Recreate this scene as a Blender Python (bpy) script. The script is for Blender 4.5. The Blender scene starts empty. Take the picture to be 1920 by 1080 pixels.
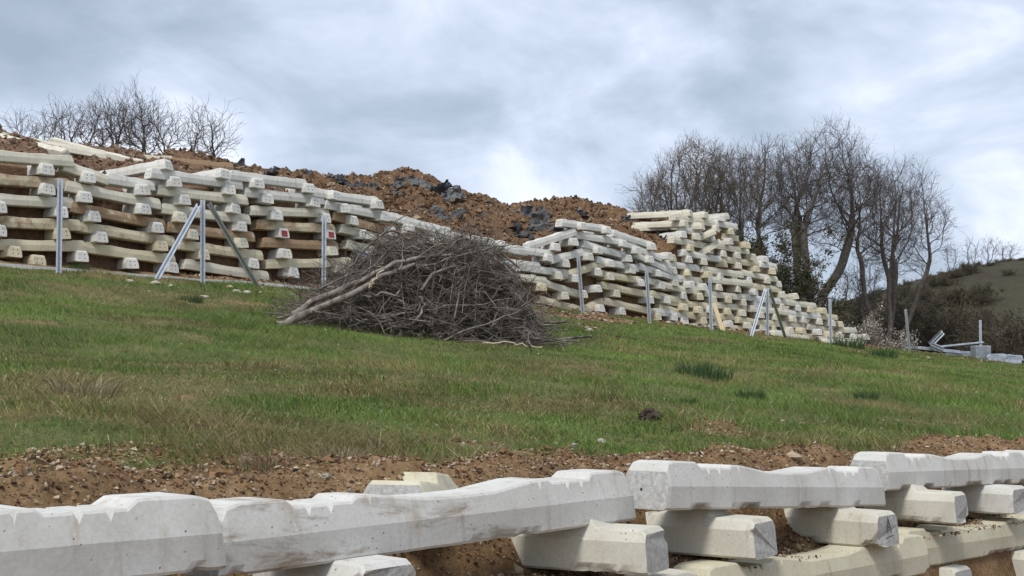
import bpy, math, random
import numpy as np
from mathutils import Vector, Matrix

# ------------------------------------------------------------------ camera, sky, sun, exposure
SC = bpy.context.scene
COL = SC.collection
FPX = 2400.0                       # focal length in pixels of a 1920 wide picture
TP = 200.0 / FPX                   # tangent of the upward pitch
PITCH = math.atan(TP)
cam = bpy.data.objects.new('camera', bpy.data.cameras.new('camera'))
COL.objects.link(cam)
cam.location = (0, 0, 0)
cam.rotation_euler = (math.radians(90) + PITCH, 0, 0)
cam.data.sensor_width = 36
cam.data.lens = 36 * FPX / 1920
cam.data.clip_start = 0.05
cam.data.clip_end = 3000
SC.camera = cam

SUN_EL, SUN_AZ = math.radians(58), math.radians(205)     # azimuth clockwise from +Y
W = bpy.data.worlds.new('World'); SC.world = W; W.use_nodes = True
wn = W.node_tree.nodes; wl = W.node_tree.links
wn.clear()
wo = wn.new('ShaderNodeOutputWorld'); bg = wn.new('ShaderNodeBackground')
sky = wn.new('ShaderNodeTexSky'); sky.sky_type = 'NISHITA'; sky.sun_disc = False
sky.sun_elevation = SUN_EL; sky.sun_rotation = SUN_AZ
tc = wn.new('ShaderNodeTexCoord')
mp = wn.new('ShaderNodeMapping'); mp.inputs['Scale'].default_value = (1.0, 1.0, 1.9)
mp.inputs['Rotation'].default_value = (0, 0.25, 0)
mp.inputs['Location'].default_value = (3.2, 1.7, 0.4)
n1 = wn.new('ShaderNodeTexNoise'); n1.inputs['Scale'].default_value = 5.6
n1.inputs['Detail'].default_value = 5; n1.inputs['Roughness'].default_value = 0.56; n1.inputs['Distortion'].default_value = 0.35
n2 = wn.new('ShaderNodeTexNoise'); n2.inputs['Scale'].default_value = 2.6; n2.inputs['Detail'].default_value = 3
cr = wn.new('ShaderNodeValToRGB')
el = cr.color_ramp.elements
el[0].position = 0.36; el[0].color = (.31, .37, .455, 1)
el[1].position = 0.645; el[1].color = (.84, .88, .95, 1)
e = el.new(0.46); e.color = (.405, .475, .585, 1)
e = el.new(0.55); e.color = (.57, .64, .77, 1)
av = wn.new('ShaderNodeMix'); av.data_type = 'FLOAT'; av.inputs['Factor'].default_value = 0.42
ml = wn.new('ShaderNodeVectorMath'); ml.operation = 'SCALE'; ml.inputs['Scale'].default_value = 6.5
mx = wn.new('ShaderNodeMix'); mx.data_type = 'RGBA'; mx.inputs['Factor'].default_value = 0.94
bg.inputs['Strength'].default_value = 0.1
wl.new(tc.outputs['Generated'], mp.inputs['Vector'])
wl.new(mp.outputs[0], n1.inputs['Vector']); wl.new(mp.outputs[0], n2.inputs['Vector'])
wl.new(n1.outputs['Fac'], av.inputs['A']); wl.new(n2.outputs['Fac'], av.inputs['B'])
wl.new(av.outputs['Result'], cr.inputs['Fac'])
wl.new(cr.outputs['Color'], ml.inputs[0])
wl.new(sky.outputs[0], mx.inputs['A']); wl.new(ml.outputs[0], mx.inputs['B'])
wl.new(mx.outputs['Result'], bg.inputs['Color']); wl.new(bg.outputs[0], wo.inputs['Surface'])

sl = bpy.data.lights.new('sun', 'SUN'); sl.energy = 1.5; sl.angle = math.radians(14); sl.color = (1, .965, .91)
sun = bpy.data.objects.new('sun', sl); COL.objects.link(sun)
sd = Vector((math.sin(SUN_AZ) * math.cos(SUN_EL), math.cos(SUN_AZ) * math.cos(SUN_EL), math.sin(SUN_EL)))
sun.rotation_euler = (-sd).to_track_quat('-Z', 'Y').to_euler()
sun.location = sd * 60
SC.view_settings.view_transform = 'Standard'; SC.view_settings.look = 'None'
SC.view_settings.gamma = 1; SC.view_settings.use_curve_mapping = False
SC.view_settings.exposure = 0.98

RNG = np.random.default_rng(7)
random.seed(7)

# ------------------------------------------------------------------ helpers
def tag(o, label=None, cat=None, group=None, kind=None):
    if label: o['label'] = label
    if cat: o['category'] = cat
    if group: o['group'] = group
    if kind: o['kind'] = kind
    return o

def link(name, data, parent=None, mat=None):
    o = bpy.data.objects.new(name, data); COL.objects.link(o)
    if mat is not None and data is not None and not data.materials: data.materials.append(mat)
    if parent is not None: o.parent = parent
    return o

def npmesh(name, V, Fs, mats=(), smooth=False, mat_idx=None, cols=None, colname='tint'):
    """Fs: list of int arrays (n,k)"""
    me = bpy.data.meshes.new(name)
    V = np.asarray(V, np.float32)
    Fs = [np.asarray(f, np.int32) for f in (Fs if isinstance(Fs, list) else [Fs]) if len(f)]
    me.vertices.add(len(V)); me.vertices.foreach_set('co', V.ravel())
    nl = sum(f.size for f in Fs); nf = sum(len(f) for f in Fs)
    me.loops.add(nl); me.loops.foreach_set('vertex_index', np.concatenate([f.ravel() for f in Fs]))
    tot = np.concatenate([np.full(len(f), f.shape[1], np.int32) for f in Fs])
    st = np.concatenate([[0], np.cumsum(tot)[:-1]]).astype(np.int32)
    me.polygons.add(nf); me.polygons.foreach_set('loop_start', st)
    try: me.polygons.foreach_set('loop_total', tot)
    except Exception: pass
    if mat_idx is not None: me.polygons.foreach_set('material_index', np.asarray(mat_idx, np.int32))
    me.polygons.foreach_set('use_smooth', np.full(nf, smooth, bool))
    for m in mats: me.materials.append(m)
    if cols is not None:
        a = me.attributes.new(colname, 'FLOAT_COLOR', 'POINT')
        c = np.ones((len(V), 4), np.float32); c[:, :cols.shape[1]] = cols
        a.data.foreach_set('color', c.ravel())
    me.update(calc_edges=True); me.validate()
    return me

def _h(ix, iy, iz, seed):
    n = (ix.astype(np.int64) * 374761393 + iy.astype(np.int64) * 668265263 + iz.astype(np.int64) * 2147483647 + seed * 1274126177) & 0xffffffff
    n = ((n ^ (n >> 13)) * 1274126177) & 0xffffffff
    n = ((n ^ (n >> 16)) * 2246822519) & 0xffffffff
    return ((n ^ (n >> 15)) & 0xffff) / 65535.0

def noise3(x, y, z, seed=0):
    x, y, z = np.broadcast_arrays(np.asarray(x, float), np.asarray(y, float), np.asarray(z, float))
    xi, yi, zi = np.floor(x), np.floor(y), np.floor(z)
    fx, fy, fz = x - xi, y - yi, z - zi
    fx, fy, fz = (f * f * (3 - 2 * f) for f in (fx, fy, fz))
    r = 0
    for a in (0, 1):
        for b in (0, 1):
            for c in (0, 1):
                w = (fx if a else 1 - fx) * (fy if b else 1 - fy) * (fz if c else 1 - fz)
                r = r + w * _h(xi + a, yi + b, zi + c, seed)
    return r * 2 - 1

def fbm(x, y, z=0.0, seed=0, oct=4, lac=2.1, gain=.5):
    r, a, t = 0, 1.0, 0
    for i in range(oct):
        r = r + a * noise3(np.asarray(x) * lac ** i, np.asarray(y) * lac ** i, np.asarray(z) * lac ** i, seed + i * 17)
        t += a; a *= gain
    return r / t

def sstep(a, b, x):
    t = np.clip((np.asarray(x, float) - a) / (b - a), 0, 1)
    return t * t * (3 - 2 * t)

# plan frame: s runs along both walls, n runs up the slope
P0 = np.array([-.97, 4.47]); UA = math.radians(47.8)
U2 = np.array([math.cos(UA), math.sin(UA)]); N2 = np.array([-U2[1], U2[0]])
U3 = Vector((U2[0], U2[1], 0)); N3 = Vector((N2[0], N2[1], 0)); Z3 = Vector((0, 0, 1))
def xy(s, n): return P0[0] + s * U2[0] + n * N2[0], P0[1] + s * U2[1] + n * N2[1]
def sn(x, y):
    dx, dy = np.asarray(x) - P0[0], np.asarray(y) - P0[1]
    return dx * U2[0] + dy * U2[1], dx * N2[0] + dy * N2[1]
def world(s, n, z):
    x, y = xy(s, n); return Vector((x, y, z))
def ray(px, py):
    a, b = (px - 960) / FPX, (540 - py) / FPX
    return np.array([a, math.cos(PITCH) - b * math.sin(PITCH), math.sin(PITCH) + b * math.cos(PITCH)])
def proj(x, y, z):
    d = np.asarray(y) * math.cos(PITCH) + np.asarray(z) * math.sin(PITCH)
    u = -np.asarray(y) * math.sin(PITCH) + np.asarray(z) * math.cos(PITCH)
    return 960 + FPX * np.asarray(x) / d, 540 - FPX * u / d
def on_n(px, py, n):
    """point of the real upright plane at slope distance n that is seen in direction px,py"""
    d = ray(px, py); k = (n + P0 @ N2) / (d[:2] @ N2)
    return Vector(d * k)
def at_depth(px, py, Y):
    d = ray(px, py); return Vector(d * (Y / d[1]))

# ------------------------------------------------------------------ material toolkit
def new_mat(name, rough=.85, spec=.25):
    m = bpy.data.materials.new(name); m.use_nodes = True
    nt = m.node_tree; b = nt.nodes['Principled BSDF']
    b.inputs['Roughness'].default_value = rough
    b.inputs['Specular IOR Level'].default_value = spec
    return m, nt, b
def N(nt, typ, **kw):
    n = nt.nodes.new(typ)
    for k, v in kw.items():
        if k in n.inputs: n.inputs[k].default_value = v
        else: setattr(n, k, v)
    return n
def noise(nt, vec, scale, detail=4, rough=.55, dist=0):
    n = N(nt, 'ShaderNodeTexNoise'); n.inputs['Scale'].default_value = scale; n.inputs['Detail'].default_value = detail
    n.inputs['Roughness'].default_value = rough; n.inputs['Distortion'].default_value = dist
    if vec is not None: nt.links.new(vec, n.inputs['Vector'])
    return n.outputs['Fac']
def ramp(nt, fac, stops):
    n = N(nt, 'ShaderNodeValToRGB'); el = n.color_ramp.elements
    while len(el) < len(stops): el.new(.5)
    for e, (p, c) in zip(el, stops):
        e.position = p; e.color = (c, c, c, 1) if isinstance(c, (int, float)) else (*c, 1)
    nt.links.new(fac, n.inputs['Fac']); return n.outputs['Color']
def mix(nt, a, b, fac, mode='MIX'):
    n = N(nt, 'ShaderNodeMix', data_type='RGBA', blend_type=mode)
    for k, v in (('A', a), ('B', b), ('Factor', fac)):
        if isinstance(v, tuple): n.inputs[k].default_value = (*v, 1)
        elif isinstance(v, (int, float)): n.inputs[k].default_value = v
        else: nt.links.new(v, n.inputs[k])
    return n.outputs['Result']
def math_(nt, op, a, b=0.0):
    n = N(nt, 'ShaderNodeMath', operation=op)
    for i, v in enumerate((a, b)):
        if isinstance(v, (int, float)): n.inputs[i].default_value = v
        else: nt.links.new(v, n.inputs[i])
    return n.outputs[0]
def bump(nt, b, h, strength=.4, dist=.01):
    n = N(nt, 'ShaderNodeBump'); n.inputs['Strength'].default_value = strength; n.inputs['Distance'].default_value = dist
    nt.links.new(h, n.inputs['Height']); nt.links.new(n.outputs[0], b.inputs['Normal'])
def objcoord(nt, scale=(1, 1, 1), rnd=True):
    t = N(nt, 'ShaderNodeTexCoord'); v = t.outputs['Object']
    if rnd:
        oi = N(nt, 'ShaderNodeObjectInfo'); c = N(nt, 'ShaderNodeCombineXYZ')
        k = math_(nt, 'MULTIPLY', oi.outputs['Random'], 53.0)
        nt.links.new(k, c.inputs[0]); nt.links.new(k, c.inputs[1])
        a = N(nt, 'ShaderNodeVectorMath', operation='ADD'); nt.links.new(v, a.inputs[0]); nt.links.new(c.outputs[0], a.inputs[1]); v = a.outputs[0]
    m = N(nt, 'ShaderNodeMapping'); m.inputs['Scale'].default_value = scale
    nt.links.new(v, m.inputs['Vector']); return m.outputs[0]
def vor(nt, vec, scale, feat='F1', out='Distance'):
    n = N(nt, 'ShaderNodeTexVoronoi', feature=feat); n.inputs['Scale'].default_value = scale
    nt.links.new(vec, n.inputs['Vector']); return n.outputs[out]

def concrete(name, fine):
    m, nt, b = new_mat(name, .88, .2)
    v = objcoord(nt); vs = objcoord(nt, (7, 7, .8)); vm = objcoord(nt, (1.1, .3, 4.5))
    oi = N(nt, 'ShaderNodeObjectInfo')
    base = mix(nt, (.61, .60, .565) if fine else (.70, .69, .66), oi.outputs['Color'], 1.0, 'MULTIPLY')
    big = noise(nt, v, 3.0, 5, .6)
    col = mix(nt, base, mix(nt, base, (.84, .83, .81), 1.0, 'MULTIPLY'), ramp(nt, big, [(.38, 0), (.68, 1)]))
    # grime streaks running down the sides
    st = noise(nt, vs, 1.6, 4, .6)
    stf = math_(nt, 'MULTIPLY', ramp(nt, st, [(.56, 0), (.76, 1)]), .7 if fine else .6)
    col = mix(nt, col, (.36, .29, .19), stf)
    # clay and rust from use, amount carried by the object
    cl = noise(nt, vm if fine else v, 1.9, 6, .72, .4)
    amt = math_(nt, 'SUBTRACT', 1.0, oi.outputs['Alpha'])
    clf = math_(nt, 'MULTIPLY', ramp(nt, math_(nt, 'ADD', cl, math_(nt, 'SUBTRACT', amt, .5)), [(.46, 0), (.60, 1)]), math_(nt, 'MINIMUM', math_(nt, 'MULTIPLY', amt, 2.5), .93))
    clay = mix(nt, (.20, .155, .11), (.34, .28, .21), noise(nt, v, 30, 4)) if fine else mix(nt, (.24, .14, .085), (.38, .26, .15), noise(nt, v, 14, 4))
    col = mix(nt, col, clay, clf)
    # pores
    p = vor(nt, v, 30 if fine else 14)
    pm = math_(nt, 'MULTIPLY', ramp(nt, p, [(.09, 1), (.15, 0)]), ramp(nt, noise(nt, v, 9, 2), [(.47, 0), (.58, .85)]))
    col = mix(nt, col, (.16, .15, .14), pm)
    gr = noise(nt, v, 60, 5, .7)
    col = mix(nt, col, mix(nt, col, (.88, .88, .88), 1.0, 'MULTIPLY'), ramp(nt, gr, [(.35, 1), (.6, 0)]))
    if fine:
        at = N(nt, 'ShaderNodeAttribute', attribute_name='chip')
        ag = mix(nt, (.17, .145, .12), (.36, .31, .26), vor(nt, v, 55))
        col = mix(nt, col, ag, math_(nt, 'MULTIPLY', at.outputs['Fac'], ramp(nt, noise(nt, v, 22, 4), [(.25, .55), (.5, .95)])))
    nt.links.new(col, b.inputs['Base Color'])
    hgt = math_(nt, 'SUBTRACT', math_(nt, 'MULTIPLY', gr, .35), math_(nt, 'MULTIPLY', pm, 1.0))
    bump(nt, b, hgt, .5, .006)
    return m
M_CONC = concrete('concrete_far', False)
M_CONCF = concrete('concrete_near', True)

def plain(name, c1, c2, scale=8, rough=.8, bumpd=.01, metal=0, spec=.25, stretch=(1, 1, 1)):
    m, nt, b = new_mat(name, rough, spec)
    v = objcoord(nt, stretch)
    f = noise(nt, v, scale, 5, .62)
    nt.links.new(mix(nt, c1, c2, ramp(nt, f, [(.35, 0), (.65, 1)])), b.inputs['Base Color'])
    b.inputs['Metallic'].default_value = metal
    if bumpd: bump(nt, b, noise(nt, v, scale * 4, 4), .6, bumpd)
    return m
M_HOLE = plain('dark_hole', (.03, .028, .025), (.06, .05, .04), 20, .9, 0)
M_ENDF = plain('sawn_end', (.34, .33, .31), (.52, .51, .48), 40, .9, .006)
M_SCRAP = plain('scrap_steel', (.24, .26, .29), (.40, .42, .45), 6, .55, .004, .6, .5)
M_STEEL = plain('galvanised', (.50, .53, .57), (.66, .69, .72), 12, .42, .001, .75, .5)
M_BARK = plain('bark_dark', (.085, .072, .062), (.17, .15, .135), 9, .95, .02)
M_TWIG = plain('twig_grey', (.085, .072, .064), (.15, .13, .118), 6, .95, 0)
M_TWIG2 = plain('twig_brown', (.105, .085, .065), (.18, .15, .12), 6, .95, 0)
M_BRUSH = plain('brush_grey', (.052, .041, .034), (.25, .215, .185), 3.5, .92, .008)
M_BRANCH = plain('branch_bark', (.10, .083, .07), (.30, .26, .225), 7, .92, .02, stretch=(1, 1, 1))
M_PALEW = plain('pale_wood', (.42, .34, .24), (.58, .49, .37), 9, .85, .01)
M_PLANK = plain('plank_wood', (.46, .36, .22), (.58, .47, .30), 5, .8, .006, stretch=(6, 6, 1))
M_ASPH = plain('asphalt_sheet', (.06, .06, .062), (.145, .143, .14), 7, .8, .02, 0, .5)
M_ASPH2 = plain('asphalt_black', (.025, .026, .03), (.06, .062, .07), 7, .6, .02, 0, .5)
M_ROCK = plain('pale_stone', (.38, .34, .27), (.54, .49, .41), 9, .9, .02)
M_ROCKB = plain('ochre_stone', (.40, .30, .19), (.56, .46, .33), 9, .9, .02)
M_BLUE = plain('blue_plastic', (.045, .08, .19), (.08, .13, .27), 10, .45, .004, 0, .5)
M_RED = plain('red_paint', (.20, .025, .04), (.34, .06, .07), 22, .6, .002)
M_INK = plain('pencil', (.05, .05, .06), (.10, .10, .11), 40, .8, 0)
M_KERB = plain('kerb_concrete', (.58, .57, .53), (.72, .71, .67), 7, .9, .008)
M_STUMP = plain('rotten_stump', (.035, .026, .02), (.11, .08, .055), 16, .95, .04)

def attr_mat(name, rough=.8, var=.25, scale=18, translucent=0):
    m, nt, b = new_mat(name, rough, .15)
    a = N(nt, 'ShaderNodeAttribute', attribute_name='tint')
    t = N(nt, 'ShaderNodeTexCoord')
    f = noise(nt, t.outputs['Object'], scale, 3)
    c = mix(nt, a.outputs['Color'], mix(nt, a.outputs['Color'], (1 - var * 1.6,) * 3, 1.0, 'MULTIPLY'), f)
    nt.links.new(c, b.inputs['Base Color'])
    if translucent:
        tr = N(nt, 'ShaderNodeBsdfTranslucent'); nt.links.new(c, tr.inputs['Color'])
        ms = N(nt, 'ShaderNodeMixShader'); ms.inputs[0].default_value = translucent
        out = nt.nodes['Material Output']
        nt.links.new(b.outputs[0], ms.inputs[1]); nt.links.new(tr.outputs[0], ms.inputs[2]); nt.links.new(ms.outputs[0], out.inputs['Surface'])
    return m
M_GRASS = attr_mat('grass_blades', .65, .2, 6, .3)
M_LEAF = attr_mat('leaves', .7, .2, 6, .25)
M_CLOD = attr_mat('clods', .95, .3, 25)

def ground_mat():
    m, nt, b = new_mat('ground', .95, .1)
    t = N(nt, 'ShaderNodeTexCoord'); v = t.outputs['Object']
    a = N(nt, 'ShaderNodeAttribute', attribute_name='tint')      # r = bare earth
    sx = N(nt, 'ShaderNodeSeparateColor'); nt.links.new(a.outputs['Color'], sx.inputs[0])
    d = noise(nt, v, 2.5, 6, .65); d2 = noise(nt, v, 22, 5, .7)
    earth = ramp(nt, mix(nt, d, d2, .5), [(.30, (.080, .050, .028)), (.46, (.168, .104, .054)), (.58, (.262, .170, .090)), (.74, (.40, .295, .185))])
    g = noise(nt, v, 1.1, 6, .65)
    turf = ramp(nt, mix(nt, g, d2, .5), [(.34, (.05, .060, .022)), (.46, (.09, .105, .036)), (.56, (.15, .14, .06)), (.68, (.20, .15, .08))])
    f = ramp(nt, math_(nt, 'ADD', sx.outputs[0], math_(nt, 'MULTIPLY', math_(nt, 'SUBTRACT', d2, .5), .5)), [(.38, 0), (.60, 1)])
    nt.links.new(mix(nt, turf, earth, f), b.inputs['Base Color'])
    bump(nt, b, mix(nt, noise(nt, v, 45, 5, .7), d2, .5), .9, .03)
    return m
M_GROUND = ground_mat()
def bank_mat():
    m, nt, b = new_mat('bank_earth', .96, .1)
    t = N(nt, 'ShaderNodeTexCoord'); v = t.outputs['Object']
    a = N(nt, 'ShaderNodeAttribute', attribute_name='tint')
    sx = N(nt, 'ShaderNodeSeparateColor'); nt.links.new(a.outputs['Color'], sx.inputs[0])
    d = noise(nt, v, .9, 6, .65); d2 = noise(nt, v, 9, 6, .7)
    q = mix(nt, d, d2, .55)
    orange = ramp(nt, q, [(.30, (.070, .040, .024)), (.45, (.140, .082, .046)), (.58, (.21, .130, .076)), (.76, (.33, .235, .15))])
    brown = ramp(nt, q, [(.30, (.075, .045, .030)), (.46, (.155, .094, .060)), (.60, (.23, .15, .098)), (.76, (.36, .26, .18))])
    nt.links.new(mix(nt, brown, orange, sx.outputs[0]), b.inputs['Base Color'])
    bump(nt, b, mix(nt, noise(nt, v, 24, 5, .7), d2, .5), 1.0, .06)
    return m
M_BANK = bank_mat()
def hill_mat():
    m, nt, b = new_mat('hill_turf', .95, .1)
    t = N(nt, 'ShaderNodeTexCoord'); v = t.outputs['Object']
    q = mix(nt, noise(nt, v, .12, 5, .6), noise(nt, v, 1.6, 5, .7), .45)
    nt.links.new(ramp(nt, q, [(.36, (.045, .040, .030)), (.47, (.056, .050, .034)), (.58, (.066, .064, .037)), (.7, (.09, .078, .056))]), b.inputs['Base Color'])
    bump(nt, b, noise(nt, v, 3, 5, .7), .8, .2)
    return m
M_HILL = hill_mat()

# ------------------------------------------------------------------ ground
NW = 21.8                                                     # slope distance of the upper wall face
def zbase(s):
    return np.interp(s, [-80, -10, 10, 17, 27, 34, 42, 61, 75, 110, 420], [3.0, 2.65, 2.47, 2.5, 2.38, 2.12, 1.98, 1.56, 1.0, .2, -4.0])
PN = [-80, -6, -1.2, -.15, .03, .12, .30, .46, .62, .80]
PZ = [-3.2, -1.9, -1.8, -1.72, -1.30, -.95, -.87, -.84, -.52, -.385]
def ground_smooth(s, n):
    s, n = np.broadcast_arrays(np.asarray(s, float), np.asarray(n, float))
    nn = np.minimum(n, NW + .6)
    q = (.0855 * nn + .0032 * nn * nn) / 3.1
    up = -.45 + (zbase(s) + .45) * q
    lo = np.interp(n, PN, PZ)
    z = np.where(n < .8, lo, up)
    z = z - .018 * np.clip(s - 1.2, 0, 9) * sstep(6, .8, n)    # the lower wall sinks a little along its run
    return z
PATCH = []                                                    # bare spots in the turf: s, n, rs, rn, strength
def border(s):
    return 1.16 + .48 * fbm(np.asarray(s) * .8, 3.3, seed=5, oct=3) + .25 * sstep(7.0, 11, s) + .12 * sstep(.5, -2, s)
def earth_mask(s, n):
    s, n = np.broadcast_arrays(np.asarray(s, float), np.asarray(n, float))
    m = sstep(.42, -.38, n - border(s) + .55 * fbm(s * 2.2, n * 2.2, seed=9, oct=4))
    m = np.maximum(m, sstep(NW - .9, NW - .2, n + .5 * fbm(s * .8, n * .8, seed=14, oct=3)))
    m = np.atleast_1d(np.array(m)); shp = np.shape(s); s, n = np.atleast_1d(s), np.atleast_1d(n)
    for (ps, pn, rs, rn, k) in PATCH:
        w = np.where((np.abs(s - ps) < rs * 1.9) & (np.abs(n - pn) < rn * 1.9))
        if not len(w[0]): continue
        ss, nn = s[w], n[w]
        d = np.hypot((ss - ps) / rs, (nn - pn) / rn) + .95 * fbm(ss * 1.5, nn * 2.2, seed=21, oct=4)
        m[w] = np.maximum(m[w], k * sstep(1.05, .3, d))
    return m.reshape(shp)
def ground_z(s, n):
    z = ground_smooth(s, n)
    e = earth_mask(s, n)
    z = z + .11 * fbm(np.asarray(s) * .23, np.asarray(n) * .33, seed=2, oct=3) * sstep(1.5, 6, n) * sstep(90, 60, s)
    z = z + .030 * fbm(np.asarray(s) * 1.4, np.asarray(n) * 1.4, seed=3, oct=3) * sstep(.5, 1.2, n)
    z = z + e * sstep(.55, .9, n) * sstep(24, 20, n) * (.13 * fbm(np.asarray(s) * 2.6, np.asarray(n) * 2.6, seed=4, oct=5) + .035)
    z = z + e * sstep(0.02, .3, n) * sstep(.9, .5, n) * .05 * fbm(np.asarray(s) * 5, np.asarray(n) * 5, seed=6, oct=3)
    return z
def ground_hit(px, py, y0=4.2, y1=90):
    d = ray(px, py); Y = np.linspace(y0, y1, 6000); P = d[None, :] * (Y / d[1])[:, None]
    s, n = sn(P[:, 0], P[:, 1]); g = ground_smooth(s, n)
    ok = np.where((P[:, 2] <= g) & (n > .8))[0]
    i = ok[0] if len(ok) else len(Y) - 1
    return float(s[i]), float(n[i])
for (px, py, rx, rn, k) in [(470, 578, 1.6, .9, .9), (300, 600, .6, .5, .5), (480, 690, 1.5, .5, .62), (560, 690, .9, .4, .6), (610, 560, 1.6, 1.0, .9), (700, 660, .7, .5, .5),
                            (1090, 597, 3.1, 1.25, 1), (1160, 603, 2.2, .9, 1), (1850, 680, 4.0, .9, .75), (1780, 668, 2.0, .6, .7), (1745, 705, .9, .4, .55), (180, 735, 1.0, .4, .45),
                            (1110, 765, .5, .35, .65), (1340, 805, .7, .5, .85), (1000, 760, .6, .3, .45), (900, 845, .4, .2, .8), (400, 800, .3, .3, .45), (1500, 790, .9, .3, .5), (1700, 795, 1.4, .5, .7), (60, 520, 1.2, .4, .5)]:
    s_, n_ = ground_hit(px, py); PATCH.append((s_, n_, rx, rn, k if k >= .99 else k * .62))

_rp = np.random.default_rng(404)
for _ in range(60):
    PATCH.append((_rp.uniform(-1, 40), 1.8 + 17 * _rp.uniform() ** 1.5, _rp.uniform(.35, 1.1), _rp.uniform(.25, .6), _rp.uniform(.36, .58)))

def axis(segs):
    out = [segs[0][0]]
    for a, b, st in segs:
        k = max(1, int(round((b - a) / st))); out += list(np.linspace(a, b, k + 1)[1:])
    return np.array(out)
sa = axis([(-400, -60, 30), (-60, -12, 4), (-12, -3.5, .5), (-3.5, 11, .05), (11, 30, .16), (30, 62, .3), (62, 110, 3), (110, 900, 40)])
na = axis([(-500, -80, 30), (-80, -6, 6), (-6, -1.2, .8), (-1.2, 0, .12), (0, 2.4, .04), (2.4, 8, .12), (8, 23, .3), (23, 60, 3), (60, 800, 35)])
S, Nn = np.meshgrid(sa, na, indexing='ij')
Zg = ground_z(S, Nn)
Zg = np.where(np.hypot(S, Nn) > 300, Zg - (np.hypot(S, Nn) - 300) * .01, Zg)
X, Y = xy(S, Nn)
V = np.stack([X, Y, Zg], -1).reshape(-1, 3)
def grid_faces(a, b):
    i = np.arange(a * b).reshape(a, b)
    return np.stack([i[:-1, :-1], i[1:, :-1], i[1:, 1:], i[:-1, 1:]], -1).reshape(-1, 4)
E = earth_mask(S, Nn)
E = np.where(Nn > 26, 0, E)
me = npmesh('ground', V, grid_faces(len(sa), len(na)), [M_GROUND], True, cols=np.stack([E, E, E], -1).reshape(-1, 3))
tag(link('ground', me), kind='structure')

# ------------------------------------------------------------------ earth bank behind the upper wall
def prof(pts, n):
    q = sorted((float(sn(p.x, p.y)[0]), p.z) for p in (on_n(a, b, n) for a, b in pts))
    return np.array([a for a, _ in q]), np.array([b for _, b in q])
BAT = .10
TS, TZ = prof([(-140, 283), (0, 296), (118, 312), (200, 342), (300, 358), (330, 342), (460, 345), (590, 362), (705, 398), (735, 415), (800, 432), (890, 455), (985, 478), (1010, 468), (1060, 432), (1140, 440), (1210, 468), (1250, 490), (1285, 462), (1305, 425), (1380, 432), (1425, 520), (1480, 600), (1540, 650), (1580, 680)], NW + .3)
CS, CZ = prof([(-160, 238), (0, 254), (140, 287), (400, 303), (470, 318), (515, 330), (560, 320), (600, 334), (680, 330), (775, 326), (820, 350), (870, 368), (905, 388), (945, 390), (1000, 382), (1092, 378), (1125, 402), (1200, 408), (1262, 402), (1290, 430), (1330, 450), (1390, 540), (1480, 640), (1560, 680)], 27.5)
def ztop(s): return np.interp(s, TS, TZ)
def zcrest(s): return np.interp(s, CS, CZ)
def bank_z(s, n):
    zt, zc = ztop(s) - .10, zcrest(s)
    t = np.clip((n - (NW + .55)) / (27.5 - NW - .55), 0, 1)
    z = zt + (zc - zt) * (t ** .8)
    return z - np.clip(n - 27.8, 0, 99) * .45
bs = axis([(-14, 4, .3), (4, 52, .085)])
rows = []
for k in range(15): rows.append(('f', k / 15))
for nn in axis([(0, 6.2, .085), (6.2, 12, .5)]): rows.append(('t', nn))
BV, BT = [], []
for kind, t in rows:
    if kind == 'f':
        zb = zbase(bs) - .5; zt = ztop(bs) - .10
        z = zb + (zt - zb) * t; n = NW + .30 + .25 * t + 0 * bs
        amp = .09
    else:
        n = NW + .55 + t + 0 * bs; z = bank_z(bs, n); amp = .10 + .13 * min(1, t / 2)
    lum = fbm(bs * .9, n * .9, z * .9, 31, 3) * 1.3 + .9 * np.abs(fbm(bs * 2.6, n * 2.6, z * 2.6, 37, 4)) + .4 * fbm(bs * 8, n * 8, z * 8, 41, 2)
    if kind == 'f': n = n + amp * lum * (0.6 if t < .9 else .2)
    else: z = z + amp * lum * sstep(0, .8, t) * 1.25; n = n + .12 * fbm(bs * 2, n * 2, z * 2, 55, 3) * sstep(0, .8, t)
    # the bank runs out past the end of the wall
    x, y = xy(bs, n); BV.append(np.stack([x, y, z], -1))
    o = sstep(15.0, 20.5, bs + .8 * (n - NW) * 0 + 2 * fbm(bs * .3, n * .3, seed=61, oct=2)) * (.35 if kind == 'f' else 1)
    BT.append(np.stack([o, o, o], -1))
BV = np.array(BV).transpose(1, 0, 2); BT = np.array(BT).transpose(1, 0, 2)
me = npmesh('earth_bank', BV.reshape(-1, 3), grid_faces(BV.shape[0], BV.shape[1]), [M_BANK], False, cols=BT.reshape(-1, 3))
tag(link('earth_bank', me), kind='structure')
def bank_hit(px, py):
    d = ray(px, py); Yv = np.linspace(22, 75, 5000); P = d[None, :] * (Yv / d[1])[:, None]
    s, n = sn(P[:, 0], P[:, 1]); ok = np.where((n > NW + .55) & (P[:, 2] <= bank_z(s, n)) & (n < 34))[0]
    if not len(ok): return None
    return float(s[ok[0]]), float(n[ok[0]])

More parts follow.
